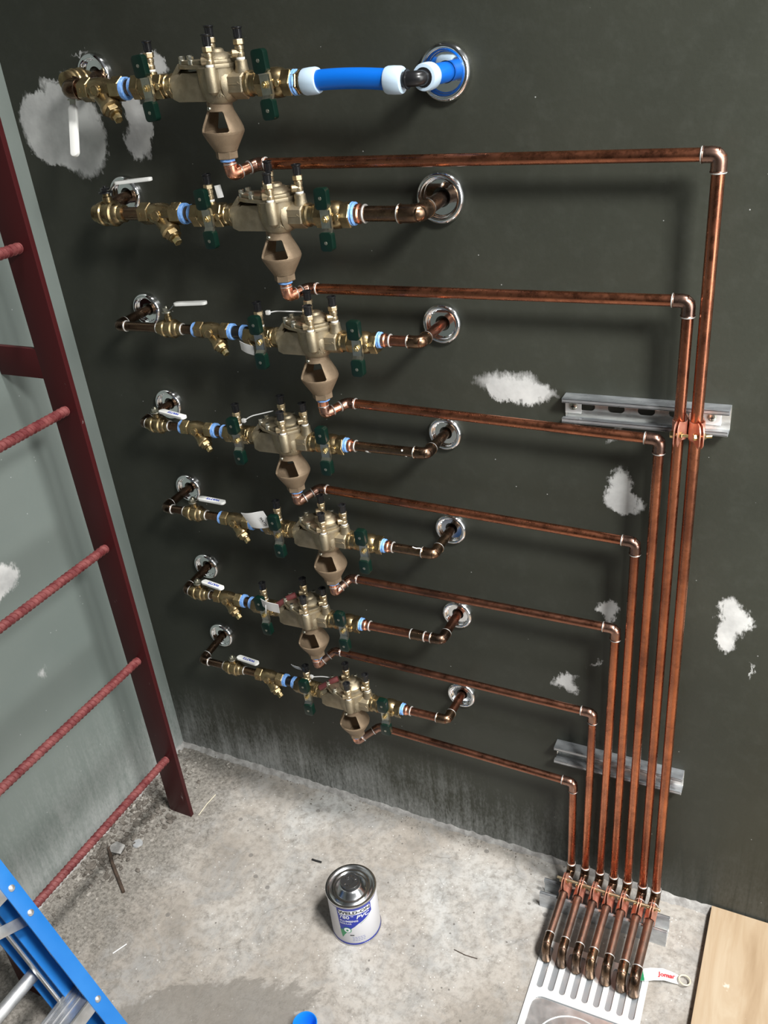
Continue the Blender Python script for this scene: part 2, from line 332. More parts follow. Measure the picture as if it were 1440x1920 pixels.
# ------------------------------------------------------------------ mesh helpers
def frame(axis):
    a = Vector(axis).normalized()
    t = Vector((0, 0, 1)) if abs(a.z) < 0.9 else Vector((1, 0, 0))
    u = t.cross(a).normalized(); v = a.cross(u)
    return u, v, a
class MB:
    def __init__(s): s.v = []; s.f = []
    def add(s, vs, fs):
        k = len(s.v); s.v += [Vector(p) for p in vs]; s.f += [[i + k for i in f] for f in fs]; return s
    def lathe(s, prof, org=(0,0,0), axis=(0,0,1), seg=24, cap0=True, cap1=True, phase=0.0, sq=None):
        u, v, a = frame(axis); o = Vector(org); vs = []; fs = []
        for r, h in prof:
            for i in range(seg):
                t = 2*PI*i/seg + phase
                c, d = math.cos(t), math.sin(t)
                vs.append(o + a*h + (u*c + v*d)*max(r, 1e-5))
        n = len(prof)
        for j in range(n-1):
            for i in range(seg):
                k = (i+1) % seg
                fs.append([j*seg+i, j*seg+k, (j+1)*seg+k, (j+1)*seg+i])
        if cap0: fs.append([i for i in range(seg)][::-1])
        if cap1: fs.append([(n-1)*seg+i for i in range(seg)])
        return s.add(vs, fs)
    def cyl(s, p0, p1, r, seg=20, r1=None, bev=0.0):
        p0 = Vector(p0); p1 = Vector(p1); l = (p1-p0).length; r1 = r if r1 is None else r1
        pr = [(r, 0), (r1, l)] if not bev else [(r-bev, 0), (r, bev), (r1, l-bev), (r1-bev, l)]
        return s.lathe(pr, p0, p1-p0, seg)
    def hexp(s, p0, p1, r, phase=0.0, bev=0.0012, n=6):
        p0 = Vector(p0); p1 = Vector(p1); l = (p1-p0).length
        return s.lathe([(r-bev, 0), (r, bev), (r, l-bev), (r-bev, l)], p0, p1-p0, n, phase=phase)
    def tube(s, pts, r, seg=18, bend=0.0, nb=8, closed=False, rfun=None):
        P = [Vector(p) for p in pts]
        if bend > 0 and len(P) > 2:
            Q = [P[0]]
            for i in range(1, len(P)-1):
                a = (P[i-1]-P[i]); b = (P[i+1]-P[i]); la, lb = a.length, b.length
                a.normalize(); b.normalize()
                d = min(bend, la*0.49, lb*0.49)
                A = P[i]+a*d; B = P[i]+b*d
                for k in range(nb+1):
                    t = k/nb; Q.append(A*(1-t)**2 + P[i]*2*t*(1-t) + B*t*t)
            Q.append(P[-1]); P = Q
        n = len(P); vs = []; fs = []
        T = []
        for i in range(n):
            if closed: t = P[(i+1) % n]-P[i-1]
            else: t = P[min(i+1, n-1)]-P[max(i-1, 0)]
            T.append(t.normalized())
        u = frame(T[0])[0]
        for i in range(n):
            u = (u - T[i]*u.dot(T[i])).normalized(); w = T[i].cross(u)
            rr = r if rfun is None else rfun(i/(n-1))
            for k in range(seg):
                a = 2*PI*k/seg; vs.append(P[i]+(u*math.cos(a)+w*math.sin(a))*rr)
        m = n if closed else n-1
        for i in range(m):
            for k in range(seg):
                q = (k+1) % seg; j = (i+1) % n
                fs.append([i*seg+k, i*seg+q, j*seg+q, j*seg+k])
        if not closed:
            fs.append([k for k in range(seg)][::-1]); fs.append([(n-1)*seg+k for k in range(seg)])
        return s.add(vs, fs)
    def torus(s, org, axis, R, r, seg=28, rs=10):
        u, v, a = frame(axis); o = Vector(org)
        return s.tube([o+(u*math.cos(2*PI*i/seg)+v*math.sin(2*PI*i/seg))*R for i in range(seg)], r, rs, closed=True)
    def box(s, lo, hi, bev=0.0, mat=None):
        bm = bmesh.new(); bmesh.ops.create_cube(bm, size=1)
        c = [(a+b)/2 for a, b in zip(lo, hi)]; d = [abs(b-a) for a, b in zip(lo, hi)]
        for v in bm.verts: v.co = Vector((c[0]+v.co.x*d[0], c[1]+v.co.y*d[1], c[2]+v.co.z*d[2]))
        if bev: bmesh.ops.bevel(bm, geom=bm.edges[:], offset=bev, segments=2, profile=0.6, affect='EDGES')
        if mat: bmesh.ops.transform(bm, matrix=mat, verts=bm.verts)
        bm.verts.index_update()
        s.add([v.co.copy() for v in bm.verts], [[v.index for v in f.verts] for f in bm.faces]); bm.free(); return s
    def prism(s, poly, o, ex, ey, ez, t0, t1, bev=0.0):
        """polygon in the (ex,ey) plane, thickened along ez"""
        o = Vector(o); ex = Vector(ex); ey = Vector(ey); ez = Vector(ez)
        bm = bmesh.new()
        a = [bm.verts.new(o+ex*x+ey*y+ez*t0) for x, y in poly]
        b = [bm.verts.new(o+ex*x+ey*y+ez*t1) for x, y in poly]
        n = len(poly)
        bm.faces.new(a[::-1]); bm.faces.new(b)
        for i in range(n): bm.faces.new([a[i], a[(i+1) % n], b[(i+1) % n], b[i]])
        bmesh.ops.recalc_face_normals(bm, faces=bm.faces)
        if bev: bmesh.ops.bevel(bm, geom=bm.edges[:], offset=bev, segments=2, profile=0.6, affect='EDGES')
        bm.verts.index_update()
        s.add([v.co.copy() for v in bm.verts], [[v.index for v in f.verts] for f in bm.faces]); bm.free(); return s
    def mesh(s, me, mat):
        return s.add([mat @ v.co for v in me.vertices], [list(p.vertices) for p in me.polygons])
    def xf(s, m):
        s.v = [m @ p for p in s.v]; return s
    def build(s, name, mat, parent=None, loc=None, smooth=True, angle=38, **tags):
        me = bpy.data.meshes.new(name)
        me.from_pydata([tuple(p) for p in s.v], [], s.f); me.update()
        bm = bmesh.new(); bm.from_mesh(me); bmesh.ops.recalc_face_normals(bm, faces=bm.faces); bm.to_mesh(me); bm.free()
        if smooth:
            me.polygons.foreach_set('use_smooth', [True]*len(me.polygons)); me.set_sharp_from_angle(angle=math.radians(angle))
        me.materials.append(M[mat] if isinstance(mat, str) else mat)
        o = bpy.data.objects.new(name, me); COL.objects.link(o)
        if parent: o.parent = parent
        if loc is not None: o.location = loc
        for k, v in tags.items(): o[k] = v
        return o
def thing(name, label, cat, loc=(0,0,0), rot=(0,0,0), group=None):
    o = bpy.data.objects.new(name, None); COL.objects.link(o); o.location = loc; o.rotation_euler = rot
    o.empty_display_size = 0.02; o['label'] = label; o['category'] = cat
    if group: o['group'] = group
    return o
def tag(o, label, cat, group=None, kind=None):
    o['label'] = label; o['category'] = cat
    if group: o['group'] = group
    if kind: o['kind'] = kind
    return o
def holed(outer, holes, thick):
    """flat plate with holes in XY, extruded +-thick/2 : returns a mesh"""
    cu = bpy.data.curves.new('tmp', 'CURVE'); cu.dimensions = '2D'; cu.fill_mode = 'BOTH'; cu.extrude = thick/2
    for poly in [outer]+holes:
        sp = cu.splines.new('POLY'); sp.points.add(len(poly)-1)
        for p, (x, y) in zip(sp.points, poly): p.co = (x, y, 0, 1)
        sp.use_cyclic_u = True
    o = bpy.data.objects.new('tmp', cu); COL.objects.link(o)
    me = bpy.data.meshes.new_from_object(o.evaluated_get(bpy.context.evaluated_depsgraph_get()))
    bpy.data.objects.remove(o); bpy.data.curves.remove(cu)
    return me
def slot(cx, cy, lx, ly, n=8):
    """stadium outline; long axis is the larger of lx, ly"""
    pts = []; r = min(lx, ly)/2; h = max(lx, ly)/2-r
    for i in range(n+1):
        t = PI*i/n; pts.append((h+r*math.sin(t), r*math.cos(t)))
    for i in range(n+1):
        t = PI*i/n; pts.append((-h-r*math.sin(t), -r*math.cos(t)))
    if ly > lx: pts = [(-y, x) for x, y in pts]
    return [(cx+x, cy+y) for x, y in pts]
def rrect(x0, y0, x1, y1, r, n=5):
    pts = []
    for cx, cy, a0 in ((x1-r, y1-r, 0), (x0+r, y1-r, PI/2), (x0+r, y0+r, PI), (x1-r, y0+r, 1.5*PI)):
        for i in range(n+1):
            t = a0+PI/2*i/n; pts.append((cx+r*math.cos(t), cy+r*math.sin(t)))
    return pts
def text_mesh(txt, size, bold=0.0, thick=0.0002, shear=0.0, width=1.0):
    cu = bpy.data.curves.new('tmp', 'FONT'); cu.body = txt; cu.size = size; cu.offset = bold*size; cu.extrude = thick/2
    cu.align_x = 'CENTER'; cu.align_y = 'CENTER'; cu.shear = shear; cu.resolution_u = 2
    o = bpy.data.objects.new('tmp', cu); COL.objects.link(o); o.scale = (width, 1, 1)
    bpy.context.view_layer.update()
    me = bpy.data.meshes.new_from_object(o.evaluated_get(bpy.context.evaluated_depsgraph_get()))
    for v in me.vertices: v.co.x *= width
    bpy.data.objects.remove(o); bpy.data.curves.remove(cu)
    return me
def basis(o, ex, ey):
    ex = Vector(ex).normalized(); ey = Vector(ey); ey = (ey-ex*ey.dot(ex)).normalized(); ez = ex.cross(ey)
    m = Matrix((ex, ey, ez)).transposed().to_4x4(); m.translation = Vector(o); return m

# ------------------------------------------------------------------ setting
def struct(mb, name, mat, **k):
    o = mb.build(name, mat, **k); o['kind'] = 'structure'; return o
mb = MB(); mb.box((-0.15, 0.0, -0.1), (3.4, 0.15, 2.9)); struct(mb, 'wall_back', 'wall_back', smooth=False)
mb = MB(); mb.box((-0.15, -2.9, -0.1), (0.0, 0.0, 2.9)); struct(mb, 'wall_left', 'wall_left', smooth=False)
mb = MB(); mb.box((-0.15, -2.9, -0.15), (3.4, 0.15, 0.0)); struct(mb, 'floor', 'floor', smooth=False)
mb = MB(); mb.box((-0.15, -2.9, 2.6), (0.30, 0.15, 2.75)); struct(mb, 'shade_slab', simple('shade_slab_grey', (0.2, 0.2, 0.2), 0.8), smooth=False)  # unseen overhead slab, added to shade the upper left of the walls
# lumpy mortar fillet along the foot of the back wall
mb = MB(); n = 150; vs = []; fs = []
for i in range(n):
    x = 0.0+1.62*i/(n-1)
    w = 0.006+0.006*random.random()+(0.004 if x < 0.5 else 0)+(0.008 if 1.24 < x < 1.42 else 0)
    h = 0.004+0.007*random.random()
    vs += [(x, 0.001, h+0.003), (x, -w*0.5, h*0.8), (x, -w, -0.001)]
for i in range(n-1):
    for j in range(2): fs.append([i*3+j, (i+1)*3+j, (i+1)*3+j+1, i*3+j+1])
mb.add(vs, fs); struct(mb, 'trim_1', 'mortar')
mb = MB(); vs = []; fs = []; n = 110
for i in range(n):
    y = -1.1*i/(n-1); w = 0.006+0.006*random.random(); h = 0.003+0.006*random.random()
    vs += [(-0.001, y, h+0.003), (w*0.5, y, h*0.8), (w, y, -0.001)]
for i in range(n-1):
    for j in range(2): fs.append([i*3+j, i*3+j+1, (i+1)*3+j+1, (i+1)*3+j])
mb.add(vs, fs); struct(mb, 'trim_2', 'mortar')

# ------------------------------------------------------------------ the seven rows of plumbing
ORD = ['topmost', 'second', 'third', 'fourth', 'fifth', 'sixth', 'lowest']
def row_name(i): return ('topmost row' if i == 0 else 'lowest row' if i == 6 else ORD[i]+' row down')
YA = [-0.095, -0.09, -0.092, -0.088, -0.088, -0.086, -0.086]
EL = [(0.236, 1.592), (0.228, 1.398), (0.217, 1.199), (0.217, 1.002), (0.220, 0.812), (0.221, 0.606), (0.220, 0.412)]
ER = [(0.853, 1.574), (0.836, 1.399), (0.826, 1.207), (0.820, 1.013), (0.820, 0.815), (0.823, 0.624), (0.822, 0.424)]
ESL = [(0.216, 1.607), (0.226, 1.412), (0.216, 1.203), (0.217, 1.008), (0.220, 0.816), (0.221, 0.618), (0.220, 0.425)]
ESR = [(0.853, 1.574), (0.836, 1.405), (0.826, 1.209), (0.820, 1.013), (0.820, 0.820), (0.823, 0.627), (0.822, 0.423)]
FX = [0.526, 0.5925, 0.6345, 0.548, 0.6015, 0.5325, 0.6045]         # centre of each vent
RPZ = [1.584, 1.397, 1.199, 1.007, 0.814, 0.613, 0.416]
BIG = [1.13, 1.15, 1.0, 1.0, 1.0, 1.0, 1.0]
BVX = [None, 0.259, 0.338, 0.2545, 0.298, 0.260, 0.309]                # shut-off valve centres (filled from the photo)
STX = [(0.266, 0.350), (0.329, 0.414), (0.397, 0.468), (0.3155, 0.386), (0.365, 0.432), (0.3005, 0.371), (0.370, 0.4405)]
RS = [0.0115, 0.0112, 0.0085, 0.0085, 0.0085, 0.0085, 0.0082]       # supply pipe radii
DRS = [(0.548, 1.466), (0.6126, 1.272), (0.660, 1.074), (0.5787, 0.8934), (0.6208, 0.700), (0.559, 0.503), (0.6453, 0.3186)]
DRC = [(1.2345, 1.4637), (1.2121, 1.2773), (1.1866, 1.0666), (1.1609, 0.8820), (1.1366, 0.7031), (1.1028, 0.5015), (1.0692, 0.3104)]
DRB = [1.2422, 1.2159, 1.1855, 1.1575, 1.1290, 1.0985, 1.0694]
DRE = [1.240, 1.216, 1.187, 1.1565, 1.129, 1.1005, 1.069]           # x over the floor drain
DREY = [-0.238, -0.237, -0.235, -0.233, -0.233, -0.232, -0.231]
ELZ = [1.458, 1.269, 1.067, 0.8775, 0.684, 0.482, 0.2936]
YD = -0.053

def axis_z(i, x):
    a, b = EL[i], ER[i]; t = (x-a[0])/(b[0]-a[0]); return a[1]*(1-t)+b[1]*t

def escutcheon(i, side, x, z, r):
    s = 'left' if side < 0 else 'right'
    tail = {(-1): 'at the left supply stub', 1: 'at the right wall outlet'}[side]
    t = thing('wall_escutcheon', f'round chrome escutcheon {tail} of the {row_name(i)}', 'escutcheon', (x, 0, z), group='chrome escutcheons on the wall')
    k = r/0.033
    prof = [(0.0125*k, -0.001), (0.0125*k, 0.004*k), (0.022*k, 0.004*k), (0.0235*k, 0.0055*k)]
    mb = MB(); mb.lathe(prof, (0, 0, 0), (0, -1, 0), 48, False, False); mb.build('flange_plate', 'chrome', t)
    rim = [(0.0233*k, 0.005*k)]
    for j in range(9):
        a = PI*(1-j/8); rim.append(((0.028+0.005*math.cos(a))*k, (0.006+0.0065*math.sin(a))*k))
    rim.append((0.0335*k, 0.0))
    mb = MB(); mb.lathe(rim, (0, 0, 0), (0, -1, 0), 56, False, False); mb.build('flange_rim', 'chrome', t)
    return t

def elbow_geo(p0, c, p1, r, leg=0.020, seg=18):
    """90 degree solder elbow centred on corner c, reaching towards p0 and p1"""
    c = Vector(c); a = (Vector(p0)-c).normalized(); b = (Vector(p1)-c).normalized()
    mb = MB(); R = r*1.18
    mb.tube([c+a*leg, c, c+b*leg], R, seg, bend=leg*0.62)
    for d in (a, b): mb.torus(c+d*(leg-0.001), d, R*1.0, R*0.09, 24, 6)
    return mb, [c+a*leg, c+b*leg], [a, b]
def add_elbow(parent, p0, c, p1, r, mat='elbow', leg=0.020, rings=(1, 1)):
    mb, ends, dirs = elbow_geo(p0, c, p1, r, leg)
    e = mb.build('elbow', mat, parent)
    for k in (0, 1):
        if rings[k]:
            m2 = MB(); m2.torus(ends[k]+dirs[k]*0.0006, dirs[k], r*1.08, r*0.16, 24, 7); m2.build('solder_ring', 'solder', e)
    return e
def blue_ring(parent, x, y, z, r, w=0.006):
    mb = MB(); pr = []
    for j in range(7): pr.append((r+(0.0011 if j % 2 else 0.0003)*(1 if 0 < j < 6 else 0), w*j/6-w/2))
    mb.lathe(pr, (x, y, z), (1, 0, 0), 24); return mb.build('sealant_tape', 'tape_blue', parent)

# ---- test cock, built upwards from its base at the origin
def test_cock(parent, loc, side, lean=0.0):
    mb = MB()
    mb.lathe([(0.0062, 0.003), (0.0066, 0.004), (0.0066, 0.0085), (0.0058, 0.0095), (0.0058, 0.013), (0.0066, 0.0135), (0.0066, 0.0175), (0.0058, 0.0185), (0.0052, 0.0205)], seg=20)
    mb.hexp((0, 0, 0.0195), (0, 0, 0.0265), 0.0079, phase=0.35, bev=0.0007)
    d = Vector((math.cos(side), math.sin(side), 0))
    mb.cyl(Vector((0, 0, 0.0085)), Vector((0, 0, 0.0085))+d*0.0115, 0.0058, 18, bev=0.0006)
    t = mb.build('test_cock', 'brass_cock', parent, loc=loc); t.rotation_euler = (0, lean, 0)
    m2 = MB(); c = Vector((0, 0, 0.0085))+d*0.0112
    m2.torus(c, d, 0.0040, 0.0006, 18, 6); m2.prism(rrect(-0.003, -0.0006, 0.003, 0.0006, 0.0003, 2), c, d.cross(Vector((0, 0, 1))), (0, 0, 1), d, -0.0002, 0.0008)
    m2.build('slotted_screw', 'brass_bright', t)
    m3 = MB(); m3.lathe([(0.0058, 0.0), (0.0064, 0.0008), (0.0064, 0.0034), (0.006, 0.0042)], seg=18); m3.build('thread_tape', 'teflon', t)
    m4 = MB()
    m4.lathe([(0.0056, 0.0262), (0.0058, 0.0275), (0.0056, 0.036), (0.0060, 0.039), (0.0076, 0.0405), (0.0077, 0.0418), (0.0066, 0.0424), (0.0050, 0.0424), (0.0048, 0.039)], seg=22)
    for j in range(8):
        a = 2*PI*j/8; q = Vector((math.cos(a), math.sin(a), 0))*0.0055
        m4.cyl(q+Vector((0, 0, 0.029)), q+Vector((0, 0, 0.040)), 0.0009, 6)
    m4.build('dust_cap', 'black', t)
    return t

def handled_valve(parent, cx, k, hx, tilt, side):
    """small ball valve along x with a green two-ended handle facing the room; cx = centre in the thing's frame"""
    mb = MB(); r = 0.0165*k
    x0, x1 = cx-0.026*k, cx+0.026*k
    mb.hexp((x0, 0, 0), (x0+0.014*k, 0, 0), r*1.04, phase=0.0)
    mb.hexp((x1-0.014*k, 0, 0), (x1, 0, 0), r*1.04, phase=0.0)
    pr = [(r*0.82, -0.014*k), (r*0.92, -0.0125*k), (r*0.93, -0.010*k), (r*1.06, -0.008*k), (r*1.10, 0), (r*1.04, 0.008*k), (r*0.9, 0.011*k), (r*0.84, 0.014*k)]
    mb.lathe(pr, (cx, 0, 0), (1, 0, 0), 26)
    mb.cyl((cx+hx, -0.012*k, 0), (cx+hx, -0.026*k, 0), 0.0072*k, 16, bev=0.0008)
    mb.cyl((cx+hx+0.011*k, -0.010*k, 0.001), (cx+hx+0.011*k, -0.021*k, 0.001), 0.0045*k, 14, bev=0.0008)
    v = mb.build('ball_valve', 'brass', parent)
    R = Matrix.Translation((cx+hx, 0, 0)) @ Matrix.Rotation(tilt, 4, 'Y')
    yc = -0.0275*k
    # bent strap: centre pressed in, ends standing out
    path = [(-0.043, yc-0.005), (-0.020, yc-0.005), (-0.013, yc), (0.013, yc), (0.020, yc-0.005), (0.043, yc-0.005)]
    hp = MB(); w = 0.0088; th = 0.0018; vs = []; fs = []
    for z, y in path:
        ww = w if abs(z) > 0.015 else w*0.93
        vs += [(-ww, y, z), (ww, y, z), (ww, y+th, z), (-ww, y+th, z)]
    for i in range(len(path)-1):
        for j in range(4): q = (j+1) % 4; fs.append([i*4+j, i*4+q, (i+1)*4+q, (i+1)*4+j])
    fs += [[0, 1, 2, 3], [len(vs)-4+j for j in (3, 2, 1, 0)]]
    hp.add(vs, fs)
    # stiffening flange along one edge
    fl = MB(); fs = []; vs = []
    for z, y in path:
        vs += [(w-0.0014, y, z), (w, y, z), (w, y+0.0052, z), (w-0.0014, y+0.0052, z)]
    for i in range(len(path)-1):
        for j in range(4): q = (j+1) % 4; fs.append([i*4+j, i*4+q, (i+1)*4+q, (i+1)*4+j])
    fs += [[0, 1, 2, 3], [len(vs)-4+j for j in (3, 2, 1, 0)]]
    hp.add(vs, fs); hp.xf(R); hp.build('handle_plate', 'steel', v, smooth=False)
    for sgn in (1, -1):
        g = MB()
        lo, hi = (0.0145, 0.0455) if sgn > 0 else (-0.0455, -0.0175)
        outline = rrect(-0.0105, lo, 0.0105, hi, 0.0055, 5)
        g.prism(outline, (0, 0, 0), (1, 0, 0), (0, 0, 1), (0, -1, 0), -(yc+0.0005)-0.004, -(yc-0.0078), bev=0.0013)
        g.xf(R); g.build('handle_grip', 'green', v)
        c = MB(); zc = (0.031 if sgn > 0 else -0.033)
        c.lathe([(0.0016, 0), (0.0016, 0.0008)], (0, yc-0.0078, zc), (0, -1, 0), 12)
        c.torus((0, yc-0.0080, zc), (0, 1, 0), 0.0022, 0.0004, 16, 6)
        c.xf(R); c.build('grip_stud', 'steel', v)
    b = MB(); b.hexp((0, yc, 0), (0, yc-0.0042, 0), 0.0052, bev=0.0005); b.cyl((0, yc-0.0042, 0), (0, yc-0.0068, 0), 0.0028, 12, bev=0.0005)
    b.xf(R); b.build('stem_nut', 'brass_bright', v)
    return v

def air_gap(parent, off=0.0):
    """vent funnel with tall window front and back"""
    prof = [(-0.0205, 0.0195), (-0.030, 0.0190), (-0.036, 0.0205), (-0.044, 0.0245), (-0.052, 0.0285), (-0.059, 0.0312), (-0.0635, 0.0320), (-0.0665, 0.0312), (-0.074, 0.0272), (-0.082, 0.0225), (-0.088, 0.0190), (-0.0915, 0.0172)]
    # refine
    pts = []
    for (z0, r0), (z1, r1) in zip(prof, prof[1:]):
        for j in range(6): t = j/6; pts.append((z0*(1-t)+z1*t, r0*(1-t)+r1*t))
    pts.append(prof[-1]); seg = 96
    def width(z):   # half angle of the opening
        if z > -0.0345 or z < -0.0630: return 0
        t = (-0.0345-z)/0.0285
        w = 45+7*t
        e = min(t, 1-t)*0.0285
        if e < 0.0035: w -= (1-math.sqrt(max(0, 1-((0.0035-e)/0.0035)**2)))*9
        return math.radians(w)
    bm = bmesh.new(); rings = []
    for z, r in pts: rings.append([bm.verts.new((r*math.cos(2*PI*i/seg), r*math.sin(2*PI*i/seg), z)) for i in range(seg)])
    for j in range(len(pts)-1):
        zc = (pts[j][0]+pts[j+1][0])/2; w = width(zc)
        for i in range(seg):
            a = 2*PI*(i+0.5)/seg
            df = abs((a-1.5*PI+PI) % (2*PI)-PI); db = abs((a-0.5*PI+PI) % (2*PI)-PI)
            if df < w or db < w: continue
            k = (i+1) % seg; bm.faces.new([rings[j][i], rings[j][k], rings[j+1][k], rings[j+1][i]])
    bmesh.ops.recalc_face_normals(bm, faces=bm.faces)
    for v in [v for v in bm.verts if not v.link_faces]: bm.verts.remove(v)
    # snap window sides onto straight slanted edges
    for v in bm.verts:
        if v.is_boundary and -0.0629 < v.co.z < -0.0346:
            w = width(v.co.z)
            if w <= 0: continue
            a = math.atan2(v.co.y, v.co.x); r = math.hypot(v.co.x, v.co.y)
            c = -PI/2 if v.co.y < 0 else PI/2
            d = a-c; s = 1 if d > 0 else -1
            if abs(abs(d)-w) < 0.10: a2 = c+s*w; v.co.x = r*math.cos(a2); v.co.y = r*math.sin(a2)
    me = bpy.data.meshes.new('vent_funnel'); bm.normal_update(); bm.to_mesh(me); bm.free()
    me.polygons.foreach_set('use_smooth', [True]*len(me.polygons))
    me.materials.append(M['bronze_vent'])
    o = bpy.data.objects.new('vent_funnel', me); COL.objects.link(o); o.parent = parent
    so = o.modifiers.new('Solid', 'SOLIDIFY'); so.thickness = 0.0032; so.offset = -1
    bv = o.modifiers.new('Bevel', 'BEVEL'); bv.width = 0.0007; bv.segments = 2; bv.limit_method = 'ANGLE'; bv.angle_limit = math.radians(50)
    h = MB(); h.hexp((0, 0, -0.0905), (0, 0, -0.1025), 0.0172, phase=0.2); h.build('vent_nut', 'bronze_vent', o)
    c = MB(); c.lathe([(0.0032, 0), (0.0032, 0.002), (0.0026, 0.003), (0.0014, 0.003), (0.0014, 0.001)], (-0.006, -0.0178, -0.0305), (-0.3, -1, 0), 14); c.build('vent_screw', 'steel', o)
    bl = MB(); bl.lathe([(0.0108, -0.107), (0.0118, -0.106), (0.0112, -0.1045), (0.012, -0.1030), (0.0112, -0.1022)], seg=24); bl.build('sealant_tape', 'tape_blue', o)
    return o

def backflow(i):
    k = BIG[i]; x0 = FX[i]
    tilt = math.atan2(ER[i][1]-EL[i][1], ER[i][0]-EL[i][0])
    feats = ['beside the blue tubing', 'thick brown copper at its outlet', 'small white tag below its left handle', 'white tie at its left valve',
             'large printed white tag beside it', 'blank white tag at its left', 'nearest the floor']
    t = thing('backflow_preventer', f'bronze backflow preventer of the {row_name(i)}, {feats[i]}', 'backflow preventer', (x0, YA[i], RPZ[i]), (0, -tilt, 0), 'backflow preventers across the wall')
    # --- valve body
    b = MB()
    seg = 36
    b.lathe([(0.012, -0.0245), (0.020, -0.0240), (0.0245, -0.019), (0.0275, -0.010), (0.0295, 0.004), (0.0300, 0.016), (0.0305, 0.0225)], (0.004*k, 0, 0), seg=seg)
    # left check housing: wedge that narrows to the inlet
    pts = [(-0.062*k, -0.017), (-0.052*k, -0.0215), (0.0, -0.0215), (0.0, 0.018), (-0.042*k, 0.018), (-0.060*k, 0.004)]
    b.prism(pts, (0, 0, 0), (1, 0, 0), (0, 0, 1), (0, 1, 0), -0.0205, 0.0205, bev=0.003)
    b.lathe([(0.0155, -0.0665*k), (0.0185, -0.063*k), (0.020, -0.056*k), (0.0205, -0.048*k)], (0, 0, 0), (1, 0, 0), 24)
    # front boss for the second cock
    fx, fy = 0.014, -0.030
    b.lathe([(0.004, -0.012), (0.0082, -0.008), (0.0088, 0.0), (0.0086, 0.0235), (0.0078, 0.0245)], (fx, fy, 0), seg=20)
    b.prism([(-0.0085, -0.006), (0.0085, -0.006), (0.0085, 0.022), (-0.0085, 0.022)], (fx, fy, 0), (1, 0, 0), (0, 0, 1), (0, 1, 0), 0.0, 0.02, bev=0.002)
    # rear boss
    b.lathe([(0.0085, 0.0), (0.0085, 0.034), (0.0078, 0.035)], (-0.012, 0.0155, 0), seg=20)
    # outlet side : hexagon with boss on top
    b.lathe([(0.0225, 0.018*k), (0.0245, 0.022*k), (0.0225, 0.0255*k), (0.019, 0.028*k)], (0, 0, 0), (1, 0, 0), 28)
    b.hexp((0.026*k, 0, 0), (0.049*k, 0, 0), 0.0205, phase=0.5, bev=0.002)
    b.lathe([(0.0125, 0.006), (0.0105, 0.016), (0.0092, 0.022), (0.0088, 0.0300), (0.0078, 0.031)], (0.042*k, 0, 0), seg=22)
    body = b.build('valve_body', 'bronze', t)
    vt = text_mesh('VENT', 0.0085, 0.02, 0.0012)
    m = MB(); m.mesh(vt, Matrix.Identity(4)); bpy.data.meshes.remove(vt)
    for p in m.v:    # wrap round the bowl
        a = -PI/2+0.62+p.x/0.0275; rr = 0.0272+p.z; z = -0.0125+p.y
        p.x, p.y, p.z = 0.004*k+rr*math.cos(a), rr*math.sin(a), z
    m.build('raised_lettering', 'bronze', body, smooth=False)
    ar = MB(); ar.box((0.029*k, -0.0186, 0.0003), (0.044*k, -0.0176, 0.0013), 0.0002)
    ar.prism([(0, -0.003), (0.004, 0), (0, 0.003)], (0.043*k, -0.0186, 0.0008), (1, 0, 0), (0, 0, 1), (0, 1, 0), 0, 0.001)
    ar.build('flow_arrow', 'bronze', body, smooth=False)
    # --- cover
    c = MB()
    cp = [(-0.052*k, -0.010), (-0.052*k, 0.010), (-0.034*k, 0.023), (-0.004, 0.034), (0.022, 0.030), (0.036, 0.014), (0.036, -0.014), (0.022, -0.030), (-0.004, -0.034), (-0.034*k, -0.023)]
    c.prism(cp, (0, 0, 0), (1, 0, 0), (0, 1, 0), (0, 0, 1), 0.0225, 0.0285, bev=0.0016)
    c.prism([(x*0.93, y*0.93) for x, y in cp], (0, 0, 0), (1, 0, 0), (0, 1, 0), (0, 0, 1), 0.0285, 0.0335, bev=0.0014)
    c.lathe([(0.024, 0.033), (0.0235, 0.036), (0.019, 0.040), (0.012, 0.0425), (0.0105, 0.046), (0.0075, 0.0475)], (0.004, 0.004, 0), seg=30)
    for a in range(4):
        q = a*PI/2+0.4
        c.prism([(0.008, -0.0015), (0.022, -0.0015), (0.022, 0.0015), (0.008, 0.0015)], (0.004, 0.004, 0), (math.cos(q), math.sin(q), 0), (-math.sin(q), math.cos(q), 0), (0, 0, 1), 0.034, 0.0415)
    # sloping shoulder down to the inlet
    c.prism([(-0.050*k, 0.0305), (-0.066*k, 0.012), (-0.063*k, 0.008), (-0.045*k, 0.0235)], (0, 0, 0), (1, 0, 0), (0, 0, 1), (0, 1, 0), -0.012, 0.012, bev=0.0015)
    cov = c.build('cover_plate', 'bronze', t)
    for (bx, by) in ((-0.044*k, -0.009), (-0.044*k, 0.010), (0.010, -0.0285), (0.028, 0.016), (0.0, 0.029), (-0.020*k, -0.024)):
        q = MB(); q.cyl((bx, by, 0.0285), (bx, by, 0.0345), 0.0048, 14, bev=0.0004); q.hexp((bx, by, 0.0345), (bx, by, 0.0395), 0.0044, bev=0.0006); q.build('cover_bolt', 'steel', cov)
    air_gap(t)
    # --- unions
    u = MB(); u.hexp((-0.0755*k, 0, 0), (-0.066*k, 0, 0), 0.0175, phase=0.3); u.lathe([(0.0150, -0.083*k), (0.0165, -0.0805*k), (0.0165, -0.077*k), (0.0150, -0.0755*k)], axis=(1, 0, 0), seg=24)
    u.build('union_nut', 'brass', t)
